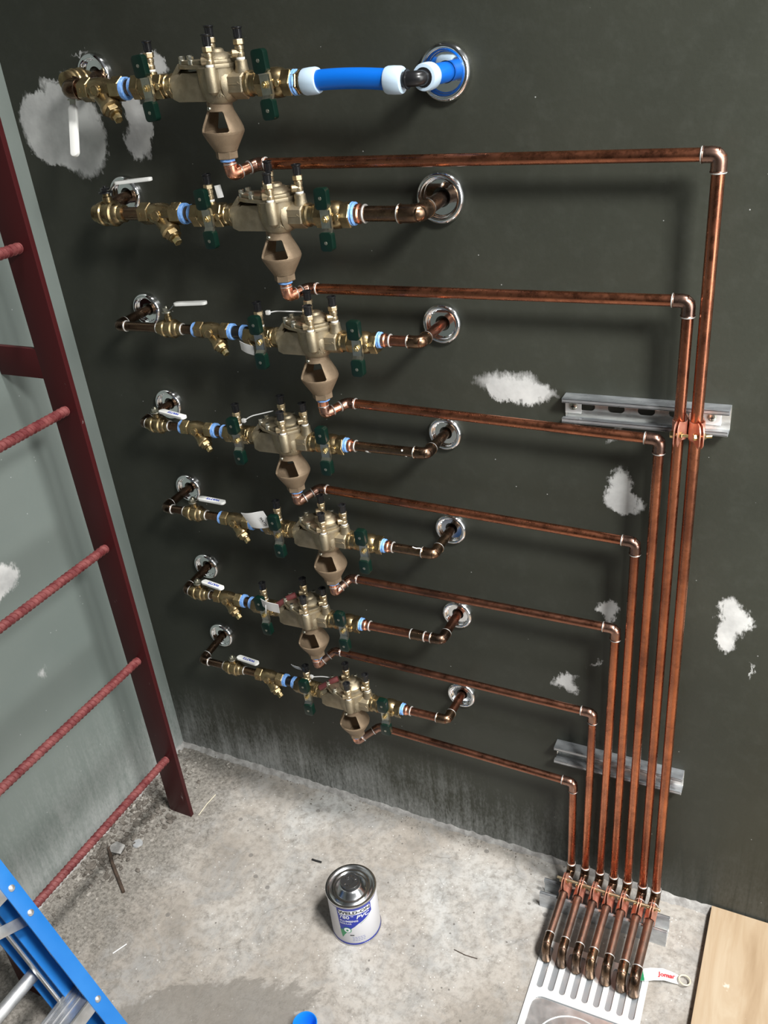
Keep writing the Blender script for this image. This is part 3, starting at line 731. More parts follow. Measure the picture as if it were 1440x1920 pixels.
    u = MB(); u.lathe([(0.016, 0.048*k), (0.0178, 0.0505*k), (0.0178, 0.0545*k), (0.0155, 0.0565*k), (0.0155, 0.0620*k), (0.0170, 0.0635*k), (0.0170, 0.0665*k), (0.0145, 0.068*k)], axis=(1, 0, 0), seg=28)
    u.build('union_nut', 'brass', t)
    # --- ball valves
    lv = (-0.1085*k if i < 2 else -0.108); rv = 0.0925*k
    ht = [0.10, 0.02, 0.0, 0.02, 0.03, 0.03, 0.02][i]
    hl = [0.10, 0.06, 0.02, 0.05, 0.06, 0.08, 0.04][i]
    handled_valve(t, lv, k, 0.017, -hl, -1)
    handled_valve(t, rv, k, 0.0, -ht, 1)
    # --- test cocks
    bb = MB(); bb.lathe([(0.009, 0.010), (0.0085, 0.0155*k), (0.0078, 0.0175*k)], (lv+0.006, 0, 0), seg=18); bb.build('cock_boss', 'brass', t)
    test_cock(t, (lv+0.006, 0, 0.0175*k), 3.9 if i % 2 else 4.2)
    test_cock(t, (-0.012, 0.0155, 0.0345), 3.7)
    test_cock(t, (fx, fy, 0.0245), 3.6)
    test_cock(t, (0.042*k, 0, 0.031), 3.8)
    return t, lv, rv

def strainer(i):
    xa, xb = STX[i]; k = RS[i]/0.0085 if i < 2 else 1.0; k = min(k, 1.2)
    tilt = math.atan2(ER[i][1]-EL[i][1], ER[i][0]-EL[i][0])
    L_ = xb-xa; z = axis_z(i, (xa+xb)/2)
    near = ['beside the big spackle patch', 'with a large plug', 'beside a black nipple', 'plug near the green handle',
            'partly under the large white tag', 'left of the blank white tag', 'closest to the floor'][i]
    t = thing('y_strainer', f'brass y-shaped strainer of the {row_name(i)}, {near}', 'strainer', (xa, YA[i], z), (0, -tilt, 0), 'brass strainers left of the backflow preventers')
    r = 0.0150*k; m = MB()
    m.hexp((0, 0, 0), (L_*0.24, 0, 0), r, phase=0.52, bev=0.0012)
    m.hexp((L_*0.76, 0, 0), (L_, 0, 0), r, phase=0.52, bev=0.0012)
    m.lathe([(r*0.78, L_*0.22), (r*0.95, L_*0.30), (r*0.98, L_*0.45), (r*0.9, L_*0.6), (r*0.72, L_*0.7), (r*0.72, L_*0.78)], axis=(1, 0, 0), seg=24)
    d = Vector((0.70, -0.30, -0.66)).normalized(); c = Vector((L_*0.42, 0, -0.002))
    m.lathe([(r*0.8, 0.0), (r*0.82, 0.024*k), (r*0.92, 0.026*k), (r*0.92, 0.032*k), (r*0.7, 0.034*k)], c, d, 24)
    m.cyl((L_*0.50, -r*0.4, 0.0), (L_*0.50, -r*1.22, 0.0), 0.0075*k, 20, bev=0.0008)
    m.torus((L_*0.50, -r*1.22, 0), (0, 1, 0), 0.0058*k, 0.0010, 22, 6)
    body = m.build('strainer_body', 'brass', t)
    p = MB(); p.hexp(c+d*0.033*k, c+d*0.0405*k, 0.0112*k, phase=0.3, bev=0.0008); p.cyl(c+d*0.0405*k, c+d*0.0435*k, 0.0085*k, 18)
    cap = p.build('strainer_cap', 'brass', t)
    q = MB(); q.hexp(c+d*0.0435*k, c+d*0.052*k, 0.0062*k, bev=0.0007, n=6); q.build('drain_plug', 'brass_bright', cap)
    me = text_mesh('3/4', 0.0085*k, 0.01, 0.0008); lt = MB()
    lt.mesh(me, basis((L_*0.12, -r*0.87, 0.0), (1, 0, 0), (0, 0, 1))); lt.build('raised_size_mark', 'brass', body, smooth=False)
    bpy.data.meshes.remove(me)
    if i in (2, 3, 4):
        blue_ring(t, -0.003, 0, 0, 0.0118*k, 0.006)
    if True:
        blue_ring(t, L_+0.004, 0, 0, 0.0130*k, 0.008)
    return t

def lever_valve(i, x, z, tilt, ang, lift=0.034, length=0.068):
    k = RS[i]/0.0085 if i < 2 else 1.0; k = min(k, 1.25)
    desc = ['', 'slim curved white lever', 'plain level white lever', 'lettered white lever crossing the escutcheon', 'lettered lever above its pipe',
            'lettered lever just below the escutcheon', 'lettered lever nearest the floor'][i]
    t = thing('shut_off_valve', f'brass shut-off valve of the {row_name(i)}, {desc}', 'valve', (x, YA[i], z), (0, -tilt, 0), 'brass shut-off valves at the left')
    r = 0.0148*k; m = MB()
    m.lathe([(r*0.70, -0.026*k), (r*0.78, -0.025*k), (r*0.78, -0.019*k), (r*0.98, -0.017*k), (r*1.0, -0.012*k), (r*1.12, -0.0105*k), (r*1.12, -0.0075*k), (r*1.0, -0.006*k), (r*1.02, 0.003*k), (r*1.14, 0.004*k), (r*1.14, 0.0095*k), (r*0.96, 0.011*k), (r*0.90, 0.017*k), (r*0.76, 0.019*k), (r*0.76, 0.026*k)], axis=(1, 0, 0), seg=28)
    m.lathe([(0.0066*k, 0.010), (0.0066*k, 0.022*k), (0.0052*k, 0.023*k), (0.0052*k, lift-0.004)], seg=16)
    b = m.build('brass_body', 'brass', t)
    n = MB(); n.hexp((0, 0, lift-0.004), (0, 0, lift+0.002), 0.0066*k, bev=0.0006); n.cyl((0, 0, lift+0.002), (0, 0, lift+0.005), 0.003, 12)
    n.cyl((0, 0, lift-0.0065), (0, 0, lift-0.004), 0.0095*k, 16)
    n.build('stem_nut', 'steel' if i > 1 else 'black', b)
    # lever
    ca, sa = math.cos(ang), math.sin(ang)
    ex = Vector((ca, sa, 0)); ey = Vector((-sa, ca, 0)); up = Vector((0, 0, 1))
    rise = [0, 0.010, 0.010, 0.002, 0.008, 0.006, 0.008][i]
    path = [Vector((-0.004, 0)), Vector((0.008, 0)), Vector((0.020, rise)), Vector((length, rise*1.15))]
    st = MB(); vs = []; fs = []; w = 0.0052
    for p in path[:3]+[path[2]+Vector((0.012, 0))]:
        o = ex*p.x+up*(lift-0.003+p.y)
        vs += [o-ey*w, o+ey*w, o+ey*w+up*0.0018, o-ey*w+up*0.0018]
    for a in range(3):
        for j in range(4): q = (j+1) % 4; fs.append([a*4+j, a*4+q, (a+1)*4+q, (a+1)*4+j])
    fs += [[0, 1, 2, 3], [15, 14, 13, 12]]
    st.add(vs, fs); lv = st.build('lever_arm', 'steel', t, smooth=False)
    g = MB(); L0, L1 = 0.018, length
    g.prism(rrect(L0, -0.0068, L1, 0.0068, 0.0062, 6), up*(lift-0.005+rise), ex+up*(0.02), ey, up, 0, 0.0055, bev=0.0014)
    gr = g.build('lever_grip', 'white_vinyl', lv)
    if i >= 3:
        me = text_mesh('WATTS', 0.0085, 0.035, 0.0003, 0.0, 1.15); q = MB()
        q.mesh(me, basis(up*(lift+0.00085+rise)+(ex+up*0.02)*((L0+L1)/2+0.004), -(ex+up*0.02), -ey)); q.build('printed_lettering', 'ink_blue', gr, smooth=False)
        bpy.data.meshes.remove(me)
    return t

for i in range(7):
    r = RS[i]; y = YA[i]
    tilt = math.atan2(ER[i][1]-EL[i][1], ER[i][0]-EL[i][0])
    t, lv, rv = backflow(i)
    k = BIG[i]
    strainer(i)
    escutcheon(i, -1, ESL[i][0], ESL[i][1], 0.0335 if i < 2 else 0.0315)
    escutcheon(i, 1, ESR[i][0], ESR[i][1], 0.0385 if i < 2 else 0.0330 if i < 3 else 0.0305)
    ax = lambda x: Vector((x, y, axis_z(i, x)))
    # ---- left supply pipe : wall -> elbow -> strainer
    ra = r if i > 1 else 0.0108
    mat = 'copper_brown'
    sp = thing('supply_pipe', f'brown copper supply stub with elbow from the left escutcheon, {row_name(i)}', 'pipe', (ESL[i][0], 0, ESL[i][1]), group='copper supply stubs at the left')
    o = Vector((ESL[i][0], 0, ESL[i][1]))
    W = Vector((0, 0.02, 0)); E0 = ax(EL[i][0])-o; S0 = ax(STX[i][0]+0.004)-o
    if i == 0:
        m = MB(); m.cyl(W, E0, ra, 20); m.cyl(E0, S0, ra, 20); m.build('pipe', 'copper_brown', sp)
        add_elbow(sp, W, E0, S0, ra*1.12, 'copper_brown', 0.024, (0, 0))
    else:
        m = MB(); m.tube([W, E0], ra, 20); m.tube([E0, S0], ra, 20); m.build('pipe', mat, sp)
        add_elbow(sp, W, E0, S0, ra, 'copper_brown', 0.019, (1, 1))
        # solder rings at the valve
        for xx in ((BVX[i]-0.0275, BVX[i]+0.0275)):
            q = MB(); q.torus(ax(xx)-o, (1, 0, 0), ra*1.08, ra*0.17, 22, 7); q.build('solder_ring', 'solder', sp)
        ang = [0, 0.42, 0.16, -0.27, -0.06, -0.20, -0.12][i]
        length = [0, 0.084, 0.082, 0.096, 0.084, 0.082, 0.078][i]
        lever_valve(i, BVX[i], axis_z(i, BVX[i]), tilt, ang, [0, 0.040, 0.036, 0.032, 0.032, 0.031, 0.031][i], length)
    # nipple between strainer and backflow preventer
    xv = FX[i]+lv-0.026*k
    nm = MB(); nm.cyl(ax(STX[i][1]-0.004), ax(xv+0.004), 0.0122 if i < 2 else 0.0108, 20)
    nip = nm.build('pipe_nipple', 'black' if i in (2, 6) else 'copper_brown')
    tag(nip, f"short {'black' if i in (2, 6) else 'brown'} threaded nipple between strainer and green-handled valve, {row_name(i)}", 'pipe fitting', 'threaded nipples')
    blue_ring(nip, xv-0.004, y, axis_z(i, xv-0.004), 0.0135 if i < 2 else 0.0120, 0.008)
    # ---- outlet pipe
    x_out = FX[i]+rv+0.026*k
    Wr = Vector((ESR[i][0], 0.02, ESR[i][1])); Er = ax(ER[i][0])
    o = Vector((x_out, y, axis_z(i, x_out)))
    if i == 0:
        pp = thing('blue_tubing', 'bright blue plastic tubing from the topmost backflow preventer to the wall', 'tubing', o)
        rr = 0.0135
        a = o+Vector((0.014, 0, 0)); b = Vector((ER[i][0]-0.030, y-0.002, ER[i][1]))
        mid = (a+b)/2+Vector((0, 0, 0.003))
        m = MB(); pts = []
        for s in range(13):
            u = s/12; pts.append((a+Vector((0.01, 0, 0)))*(1-u)**2+(mid+Vector((0, 0, 0.003)))*2*u*(1-u)+(b+Vector((-0.006, 0, 0)))*u*u-o)
        m.tube(pts, rr, 26)
        m.tube([Vector((ER[i][0], y+0.026, ER[i][1]))-o, Vector((ESR[i][0], 0.02, ESR[i][1]))-o], rr, 26)
        m.build('tube', 'pex', pp)
        q = MB(); q.hexp((0.000, 0, 0), (0.009, 0, 0), 0.0165, phase=0.3); q.lathe([(0.012, 0.009), (0.0135, 0.010), (0.0135, 0.0125), (0.0165, 0.013), (0.0165, 0.016)], axis=(1, 0, 0), seg=20)
        ad = q.build('brass_adapter', 'brass', pp)
        bl = MB(); bl.lathe([(0.0150, -0.002), (0.0172, 0.0), (0.0160, 0.0022), (0.017, 0.0042), (0.0150, 0.006)], axis=(1, 0, 0), seg=24); bl.build('sealant_tape', 'tape_blue', pp)
        def ring(p, axis):
            m = MB(); m.lathe([(0.0130, -0.0125), (0.0165, -0.0118), (0.0175, -0.009), (0.0178, 0.0), (0.0175, 0.009), (0.0165, 0.0118), (0.0130, 0.0125)], p, axis, 28); m.build('expansion_ring', 'pex_ring', pp)
        ring(a+Vector((0.013, 0, 0))-o, (1, 0, 0.05)); ring(b+Vector((-0.006, 0, 0.0))-o, (1, 0, -0.05)); ring(Vector((ER[i][0], y+0.024, ER[i][1]))-o, (0, 1, 0))
        c = Vector((ER[i][0], y-0.002, ER[i][1]))-o
        m = MB(); m.tube([c+Vector((-0.026, 0, 0)), c, c+Vector((0, 0.024, 0))], 0.0098, 20, bend=0.012)
        for d, s in ((Vector((-1, 0, 0)), 0.020), (Vector((0, 1, 0)), 0.016)):
            m.lathe([(0.0098, 0), (0.0125, 0.0006), (0.0125, 0.0022), (0.0098, 0.003)], c+d*(s-0.004), d, 22)
        m.build('elbow', 'black', pp)
    else:
        nm = ['', 'thick brown copper outlet pipe with large elbow, second row down',
              'copper outlet pipe with elbow into the right wall, third row down', 'copper outlet pipe flecked with white paint, fourth row down',
              'copper outlet pipe with a white drip on its top, fifth row down', 'copper outlet pipe with an extra coupling before its elbow, sixth row down',
              'short copper outlet pipe with elbow into the right wall, lowest row'][i]
        pp = thing('outlet_pipe', nm, 'pipe', o, group='copper outlet pipes at the right')
        m = MB(); m.tube([Vector((0, 0, 0)), Er-o], r, 22); m.tube([Er-o, Wr-o], r, 22); m.build('pipe', 'copper_brown' if i in (1, 3, 4) else 'copper_aged', pp)
        add_elbow(pp, (0, 0, 0), Er-o, Wr-o, r, 'copper_brown', 0.030 if i == 1 else 0.021, (1, 1))
        dd = (Er-o).normalized()
        bl = MB(); bl.lathe([(r*1.25, -0.001), (r*1.55, 0.0), (r*1.42, 0.002), (r*1.52, 0.004), (r*1.3, 0.0065)], (0, 0, 0), dd, 24); bl.build('sealant_tape', 'tape_blue', pp)
        ad = MB(); ad.lathe([(r*1.05, 0.0055), (r*1.25, 0.006), (r*1.25, 0.009), (r*1.32, 0.0095), (r*1.32, 0.012), (r*1.12, 0.014), (r*1.12, 0.020)], (0, 0, 0), dd, 24); ad.build('copper_adapter', 'copper_new', pp)
        sr = MB(); sr.torus(dd*0.0205, dd, r*1.1, r*0.16, 24, 7); sr.build('solder_ring', 'solder', pp)
        if i == 5:
            c = MB(); L5 = (Er-o).length
            c.cyl(dd*(L5-0.062), dd*(L5-0.036), r*1.18, 22, bev=0.0006); cp = c.build('coupling', 'copper_brown', pp)
            for s in (0.063, 0.035):
                q = MB(); q.torus(dd*(L5-s), dd, r*1.08, r*0.16, 22, 7); q.build('solder_ring', 'solder', cp)
        if i == 3:
            for s, a, w in ((0.045, 2.2, 0.0035), (0.048, 2.7, 0.003), (0.112, 1.0, 0.0018), (0.118, 2.4, 0.002)):
                q = MB(); q.lathe([(0.0001, 0.0006), (w*0.6, 0.0005), (w, 0.0)], dd*s+Vector((0, -math.sin(a), math.cos(a)))*r, (0, -math.sin(a), math.cos(a)), 9, False, False); q.build('paint_fleck', 'teflon', pp)
        if i == 4:
            q = MB(); q.tube([dd*s+Vector((0, -0.002-0.001*math.sin(s*400), r-0.0002)) for s in (0.060, 0.064, 0.068, 0.074, 0.080)], 0.0011, 8); q.build('paint_fleck', 'teflon', pp)

# topmost row: shut-off valve standing on the wall stub, lever hanging down
t = thing('shut_off_valve', 'brass shut-off valve of the topmost row, white lever hanging over the spackle patch', 'valve', (0.218, -0.052, 1.603), group='brass shut-off valves at the left')
m = MB(); r = 0.0165
m.lathe([(0.0125, -0.028), (0.0145, -0.027), (0.0145, -0.018), (r, -0.016), (r, -0.010), (r*1.1, -0.008), (r*1.1, -0.004), (r, -0.002), (r, 0.006), (r*1.1, 0.008), (r*1.1, 0.012), (r*0.9, 0.016), (0.0135, 0.024), (0.0125, 0.028)], axis=(0, 1, 0), seg=28)
m.cyl((0, -0.004, -0.010), (0, -0.004, -0.026), 0.006, 16)
m.build('brass_body', 'brass', t)
m = MB(); m.hexp((0, -0.004, -0.025), (0, -0.004, -0.030), 0.0068, bev=0.0005); m.build('stem_nut', 'steel', t)
m = MB(); dv = Vector((0.24, -0.50, -0.84)).normalized(); nx = Vector((0.97, 0.15, 0.06)); nx = (nx-dv*nx.dot(dv)).normalized(); nz = dv.cross(nx)
s0 = Vector((0.008, -0.028, -0.026))
m.prism(rrect(-0.012, -0.0052, 0.020, 0.0052, 0.003, 3), s0, dv, nx, nz, 0, 0.002, 0.0004); m.prism([(-0.006, -0.030), (0.006, -0.030), (0.006, 0.006), (-0.006, 0.006)], s0+Vector((-0.006, 0.006, 0.0)), (1, 0, 0), (0, -1, -0.1), (0, 0, 1), -0.001, 0.001)
lv = m.build('lever_arm', 'steel', t, smooth=False)
m = MB(); m.prism(rrect(0.010, -0.0074, 0.098, 0.0074, 0.0070, 6), s0, dv, nx, nz, -0.0022, 0.0042, 0.0016); m.build('lever_grip', 'white_vinyl', lv)
t = None

# ------------------------------------------------------------------ drain pipes
dlab = ['longest copper drain pipe, highest run and rightmost riser', 'copper drain pipe, second riser from the right, clamped on the upper channel',
        'copper drain pipe, third riser from the right, from the third funnel down', 'copper drain pipe, middle of the seven risers, from the fourth funnel',
        'copper drain pipe, third riser from the left, from the fifth funnel', 'copper drain pipe, second riser from the left, from the sixth funnel',
        'shortest copper drain pipe, leftmost riser, from the lowest funnel']
RD = [0.0086, 0.0082, 0.0080, 0.0078, 0.0077, 0.0076, 0.0076]
for i in range(7):
    r = RD[i]; fz = RPZ[i]-0.107
    o = Vector((FX[i], YA[i], ELZ[i]))
    P0 = Vector((FX[i], YA[i], fz)); P1 = Vector((FX[i]+0.001, YA[i], ELZ[i])); P2 = Vector((DRS[i][0], YD, DRS[i][1]))
    P3 = Vector((DRC[i][0], YD, DRC[i][1])); P4 = Vector((DRB[i], YD, 0.055)); P5 = Vector((DRE[i], DREY[i], 0.046)); P6 = Vector((DRE[i]+0.001, DREY[i]-0.004, -0.004))
    t = thing('drain_pipe', dlab[i], 'pipe', o, group='copper drain pipes')
    l = [p-o for p in (P0, P1, P2, P3, P4, P5, P6)]
    m = MB(); m.tube([l[0], l[1]], r*0.98, 18); m.tube([l[1], l[2]], r, 18); m.build('trap_stub', 'copper_new' if i in (0, 1, 2) else 'copper_dull', t)
    m = MB(); m.tube([l[2], l[3]], r, 20); m.build('horizontal_run', 'copper' if i < 4 else 'copper_aged', t)
    m = MB(); m.tube([l[3], l[4]], r, 20); m.build('riser', 'copper', t)
    m = MB(); m.tube([l[4], l[5]], r, 20); m.build('floor_run', 'copper_dull', t)
    m = MB(); m.lathe([(r*0.95, 0.0), (r*1.2, 0.001), (r*1.2, 0.010), (r*1.05, 0.012)], l[0], (0, 0, -1), 22); m.build('copper_adapter', 'copper_new', t)
    add_elbow(t, l[0], l[1], l[2], r, 'copper_new' if i < 2 else 'elbow', 0.015, (1, 1))
    add_elbow(t, l[1], l[2], l[3], r, 'elbow', 0.015, (1, 1))
    add_elbow(t, l[2], l[3], l[4], r, 'elbow', 0.021, (1, 1))
    add_elbow(t, l[3], l[4], l[5], r, 'copper_brown', 0.022, (1, 1))
    # open spout
    c = l[5]; a = (l[4]-c).normalized(); m = MB(); R = r*1.18
    m.tube([c+a*0.024, c+a*0.004, c+Vector((0, -0.004, -0.010)), l[6]+Vector((0, 0, 0.012))], R, 18, bend=0.012)
    m.torus(l[6]+Vector((0, 0, 0.012)), (0, 0.1, 1), R*0.9, R*0.14, 22, 6); e = m.build('spout_elbow', 'copper_brown', t)
    q = MB(); q.torus(c+a*0.0245, a, r*1.1, r*0.16, 22, 7); q.build('solder_ring', 'solder', e)

# ------------------------------------------------------------------ strut channels
def strut(name, label, L_, d=0.041):
    t = thing(name, label, 'channel', group='galvanised strut channels')
    m = MB(); w, th, lip = 0.0205, 0.0022, 0.0075; slots = True
    # local: x along, y = out from the backing, z across
    for s in (1, -1):
        zz = s*w
        m.box((0, 0, min(zz, zz-s*th)), (L_, d, max(zz, zz-s*th)), 0.0006)
        m.box((0, d-th, min(zz, zz-s*lip)), (L_, d, max(zz, zz-s*lip)), 0.0007)
        m.box((0, d-0.008, min(zz-s*lip, zz-s*(lip-th))), (L_, d, max(zz-s*lip, zz-s*(lip-th))), 0.0006)
    m.build('channel_sides', 'galv', t, smooth=False)
    hs = []
    if slots:
        x = 0.028
        while x < L_-0.02:
            hs.append(slot(x+0.006, 0, 0.026, 0.0135)); x += 0.046
    me = holed([(0, -w+th), (L_, -w+th), (L_, w-th), (0, w-th)], hs, 0.002)
    q = MB(); q.mesh(me, basis((0, 0.0012, 0), (1, 0, 0), (0, 0, 1))); q.build('slotted_web', 'bright_zinc', t, smooth=False); bpy.data.meshes.remove(me)
    return t
s1 = strut('strut_channel', 'upper slotted galvanised channel on the wall, holding the two tallest risers', 0.248, 0.025)
s1.matrix_world = basis((1.030, 0, 1.086), (1, 0, 0.014), (0, -1, 0))
s2 = strut('strut_channel', 'lower galvanised channel on the wall, passing behind six risers', 0.245, 0.025)
s2.matrix_world = basis((1.022, 0, 0.342), (1, 0, 0.012), (0, -1, 0))
s3 = strut('strut_channel', 'galvanised channel lying on the floor under the seven drain pipes', 0.256)
s3.matrix_world = basis((1.021, -0.101, 0.0), (1, 0.012, 0), (0, 0, 1))
for s_, pts in ((s1, (0.013, 0.222)),):
    for x in pts:
        m = MB(); m.box((x-0.013, 0.0022, -0.0125), (x+0.013, 0.0045, 0.0125), 0.001)
        w_ = m.build('square_washer', 'teflon', s_)
        m = MB(); m.lathe([(0.0068, 0), (0.0062, 0.002), (0.004, 0.0034)], (x, 0.0045, 0), (0, 1, 0), 18)
        sc = m.build('fixing_screw', 'steel', s_)
        m = MB(); m.box((x-0.0032, 0.0076, -0.0006), (x+0.0032, 0.0086, 0.0006)); m.box((x-0.0006, 0.0076, -0.0032), (x+0.0006, 0.0086, 0.0032)); m.build('cross_recess', 'black', sc, smooth=False)
m = MB(); rr = 0.0031
m.tube([Vector((1.052, -0.098, 0.079))+Vector((0.205, -0.001, 0.0))*(j/120) for j in range(121)], rr, 10, rfun=lambda u: rr*(1.0 if int(u*120) % 2 else 0.86))
rod = m.build('threaded_rod', 'brass_cock'); tag(rod, 'thin brass-coloured threaded rod running through the seven clamp tops above the floor channel', 'rod')

# ------------------------------------------------------------------ pipe clamps : local z = along the pipe, -y = away from the channel
def clamp(label, r, group, reach=0.0):
    t = thing('pipe_clamp', label, 'clamp', group=group)
    for s in (-1, 1):
        m = MB(); n = 14; outer = []
        th = 0.0014
        # straps hug the pipe then pinch together into two ears, one each side of the centre plane
        path = [(s*0.009, 0.014+r*0.2+reach), (s*(r+0.001), r*0.6+reach*0.5)]
        for j in range(n+1):
            a = math.radians(20)-(math.radians(20)+math.radians(62))*j/n
            path.append((s*(r+0.0008)*math.cos(a), (r+0.0008)*math.sin(a)))
        path += [(s*0.0016, -(r+0.006)), (s*0.0018, -(r+0.018)), (s*0.0018, -(r+0.025))]
        vs = []; fs = []
        for j, (x, y) in enumerate(path):
            hw = 0.0175 if y < -r-0.001 else 0.014
            if j == len(path)-1: hw = 0.0095
            xo = x+s*th
            vs += [(x, y, -hw), (x, y, hw), (xo, y, hw), (xo, y, -hw)]
        for j in range(len(path)-1):
            for q in range(4): p = (q+1) % 4; fs.append([j*4+q, j*4+p, (j+1)*4+p, (j+1)*4+q])
        fs += [[0, 1, 2, 3], [len(vs)-1, len(vs)-2, len(vs)-3, len(vs)-4]]
        m.add(vs, fs); m.build('clamp_half', 'clamp', t, smooth=True, angle=50)
    yb = -(r+0.014)
    b = MB(); b.hexp((-0.0095, yb, 0), (-0.0045, yb, 0), 0.0050, bev=0.0005)
    b.cyl((-0.006, yb, 0), (0.016, yb, 0), 0.0024, 12); b.build('clamp_bolt', 'brass_bright', t)
    b = MB(); b.hexp((0.0034, yb, 0), (0.0076, yb, 0), 0.0050, phase=0.4, bev=0.0005); b.build('clamp_nut', 'brass_bright', t)
    return t
c1 = clamp('copper-plated clamp on the second riser from the right, upper wall channel', 0.0086, 'clamps on the wall channel', 0.012); c1.location = (1.2135, YD, 1.088)
c2 = clamp('copper-plated clamp on the rightmost riser, upper wall channel', 0.0090, 'clamps on the wall channel', 0.012); c2.location = (1.2377, YD, 1.088); c2.rotation_euler = (0, 0, 0.35)
where = ['rightmost of the seven over the floor channel', 'second from the right over the floor channel', 'third from the right over the floor channel', 'middle one over the floor channel',
         'third from the left over the floor channel', 'second from the left over the floor channel', 'leftmost over the floor channel']
for i in range(7):
    c = clamp('copper-plated pipe clamp, '+where[i], RD[i]+0.0004, 'clamps on the floor channel')
    x = DRB[i]+(DRE[i]-DRB[i])*0.25
    c.matrix_world = basis((x, -0.098, 0.0530), (1, 0, 0), (0, 0, -1)) @ Matrix.Rotation(random.uniform(-0.10, 0.10), 4, 'Z')

# ------------------------------------------------------------------ fixed ladder
t = thing('fixed_ladder', 'dark red steel ladder with ribbed rungs fixed to the left wall', 'ladder', (0.145, -0.2, 0))
for yy, nm in ((-0.2, 'a'), (-0.690, 'b')):
    m = MB(); m.box((-0.036, yy+0.2, -0.0), (0.028, yy+0.2+0.0105, 2.56), 0.0012); m.build('stile', 'red_scuffed', t)
for j, z in enumerate((0.183, 0.478, 0.767, 1.068, 1.365, 1.660)):
    m = MB(); y0, y1 = 0.010, -0.490; R = 0.0086
    m.tube([(0, y0, z), (0, y1, z)], R, 16)
    nrib = 50
    for q in range(nrib):
        y = y0-0.006-(y0-y1-0.012)*q/(nrib-1)
        for sgn in (1, -1):     # half-round slanted ribs on the two sides, leaving the two long seams plain
            pts = []
            for a in range(9):
                ang = (PI*0.08+PI*0.84*a/8)*sgn
                pts.append(Vector((math.cos(ang)*R, y+0.0035*math.cos(ang), z+math.sin(ang)*R)))
            m.tube(pts, 0.0012, 5)
    m.build('rung', 'red_rung', t)
    w = MB(); w.lathe([(R*1.35, 0), (R*1.25, 0.003), (R*1.0, 0.006)], (0, 0.0, z), (0, -1, 0), 16, False, False); 
m = MB(); m.box((-0.1435, 0.0, 1.127), (-0.034, 0.010, 1.184), 0.001); m.build('wall_bracket', 'red_scuffed', t)
m = MB(); m.box((-0.1435, -0.490, 1.127), (-0.034, -0.480, 1.184), 0.001); m.build('wall_bracket', 'red_scuffed', t)

# ------------------------------------------------------------------ step ladder, folded and leaning on the left wall
U = Vector((-0.4193, 0, 0.9079)); Wn = Vector((0.9079, 0, 0.4193)); Y = Vector((0, -1, 0))
o = Vector((0.4674, -0.700, 0.0))
t = thing('step_ladder', 'blue fibreglass step ladder with aluminium treads leaning folded in the lower left', 'step ladder', o)
def lbox(m, u0, u1, y0, y1, w0, w1, bev=0.0008):
    B = Matrix((U, Y, Wn)).transposed().to_4x4()
    return m.box((u0, y0, w0), (u1, y1, w1), bev, B)
Ht = 1.08; LWd = 0.40
for nm, ya, yb in (('far', 0.0, 0.0285), ('near', LWd-0.0285, LWd)):
    m = MB()
    lbox(m, 0.03, Ht, ya, yb, -0.0045, 0.0)
    web = (ya, ya+0.004) if nm == 'far' else (yb-0.004, yb)
    lbox(m, 0.03, Ht, web[0], web[1], -0.072, -0.001)
    lbox(m, 0.03, Ht, ya, yb, -0.076, -0.0715)
    rl = m.build('front_rail', 'blue_fibre', t)
    for s in (0.187, 0.400, 0.4575, 0.10, 0.70, 0.76):
        if nm == 'near' and s != 0.4575: continue
        q = MB(); c = U*s+Y*((ya+yb)/2)
        q.lathe([(0.0062, 0.0), (0.0058, 0.0018), (0.0036, 0.0034), (0.0006, 0.0040)], c, Wn, 18); q.build('rivet', 'aluminium', rl)
    m = MB(); y2a, y2b = (0.006, 0.030) if nm == 'far' else (LWd-0.030, LWd-0.006)
    lbox(m, 0.02, Ht-0.05, y2a, y2b, -0.110, -0.106); lbox(m, 0.02, Ht-0.05, y2a, y2a+0.004, -0.150, -0.106); lbox(m, 0.02, Ht-0.05, y2a, y2b, -0.154, -0.150)
    m.build('rear_rail', 'blue_fibre', t)
    m = MB(); lbox(m, 0.02, Ht-0.06, y2b+0.002 if nm == 'far' else y2a-0.006, y2b+0.006 if nm == 'far' else y2a-0.002, -0.094, -0.082); m.build('edge_strip', 'aluminium', t)
    m = MB(); lbox(m, 0.0, 0.07, ya-0.003, yb+0.003, -0.080, 0.004, 0.003); m.build('rubber_foot', 'black', t)
for u in (0.196, 0.470, 0.750):
    m = MB(); tu = u
    lbox(m, tu, tu+0.004, 0.004, LWd-0.004, -0.082, -0.002)
    lbox(m, tu-0.022, tu+0.004, 0.004, LWd-0.004, -0.006, -0.002)
    lbox(m, tu-0.022, tu+0.004, 0.004, LWd-0.004, -0.084, -0.080)
    tr = m.build('tread', 'aluminium', t)
    m = MB()
    for w in (-0.078, -0.0745, -0.071, -0.060, -0.0565, -0.053, -0.0495, -0.036, -0.0325, -0.029):
        lbox(m, tu+0.004, tu+0.0056, 0.006, LWd-0.006, w-0.001, w+0.001, 0.0004)
    m.build('tread_ribs', 'aluminium', tr)
B_ = lambda u, y, w: U*u+Y*y+Wn*w
for u in (0.09, 0.25, 0.58):
    m = MB(); m.tube([B_(u, 0.01, -0.130), B_(u, LWd-0.01, -0.130)], 0.0125, 18); m.build('rear_bar', 'aluminium', t)
m = MB(); m.prism([(0, -0.011), (0.11, -0.011), (0.11, 0.011), (0, 0.011)], B_(0.375, 0.006, -0.040), Y*1.0+U*0.45, U, Wn, -0.001, 0.001, 0.0004); m.build('diagonal_brace', 'aluminium', t)
m = MB(); lbox(m, Ht-0.01, Ht+0.05, -0.01, LWd+0.01, -0.160, 0.008, 0.004); m.build('top_cap', 'blue_fibre', t)

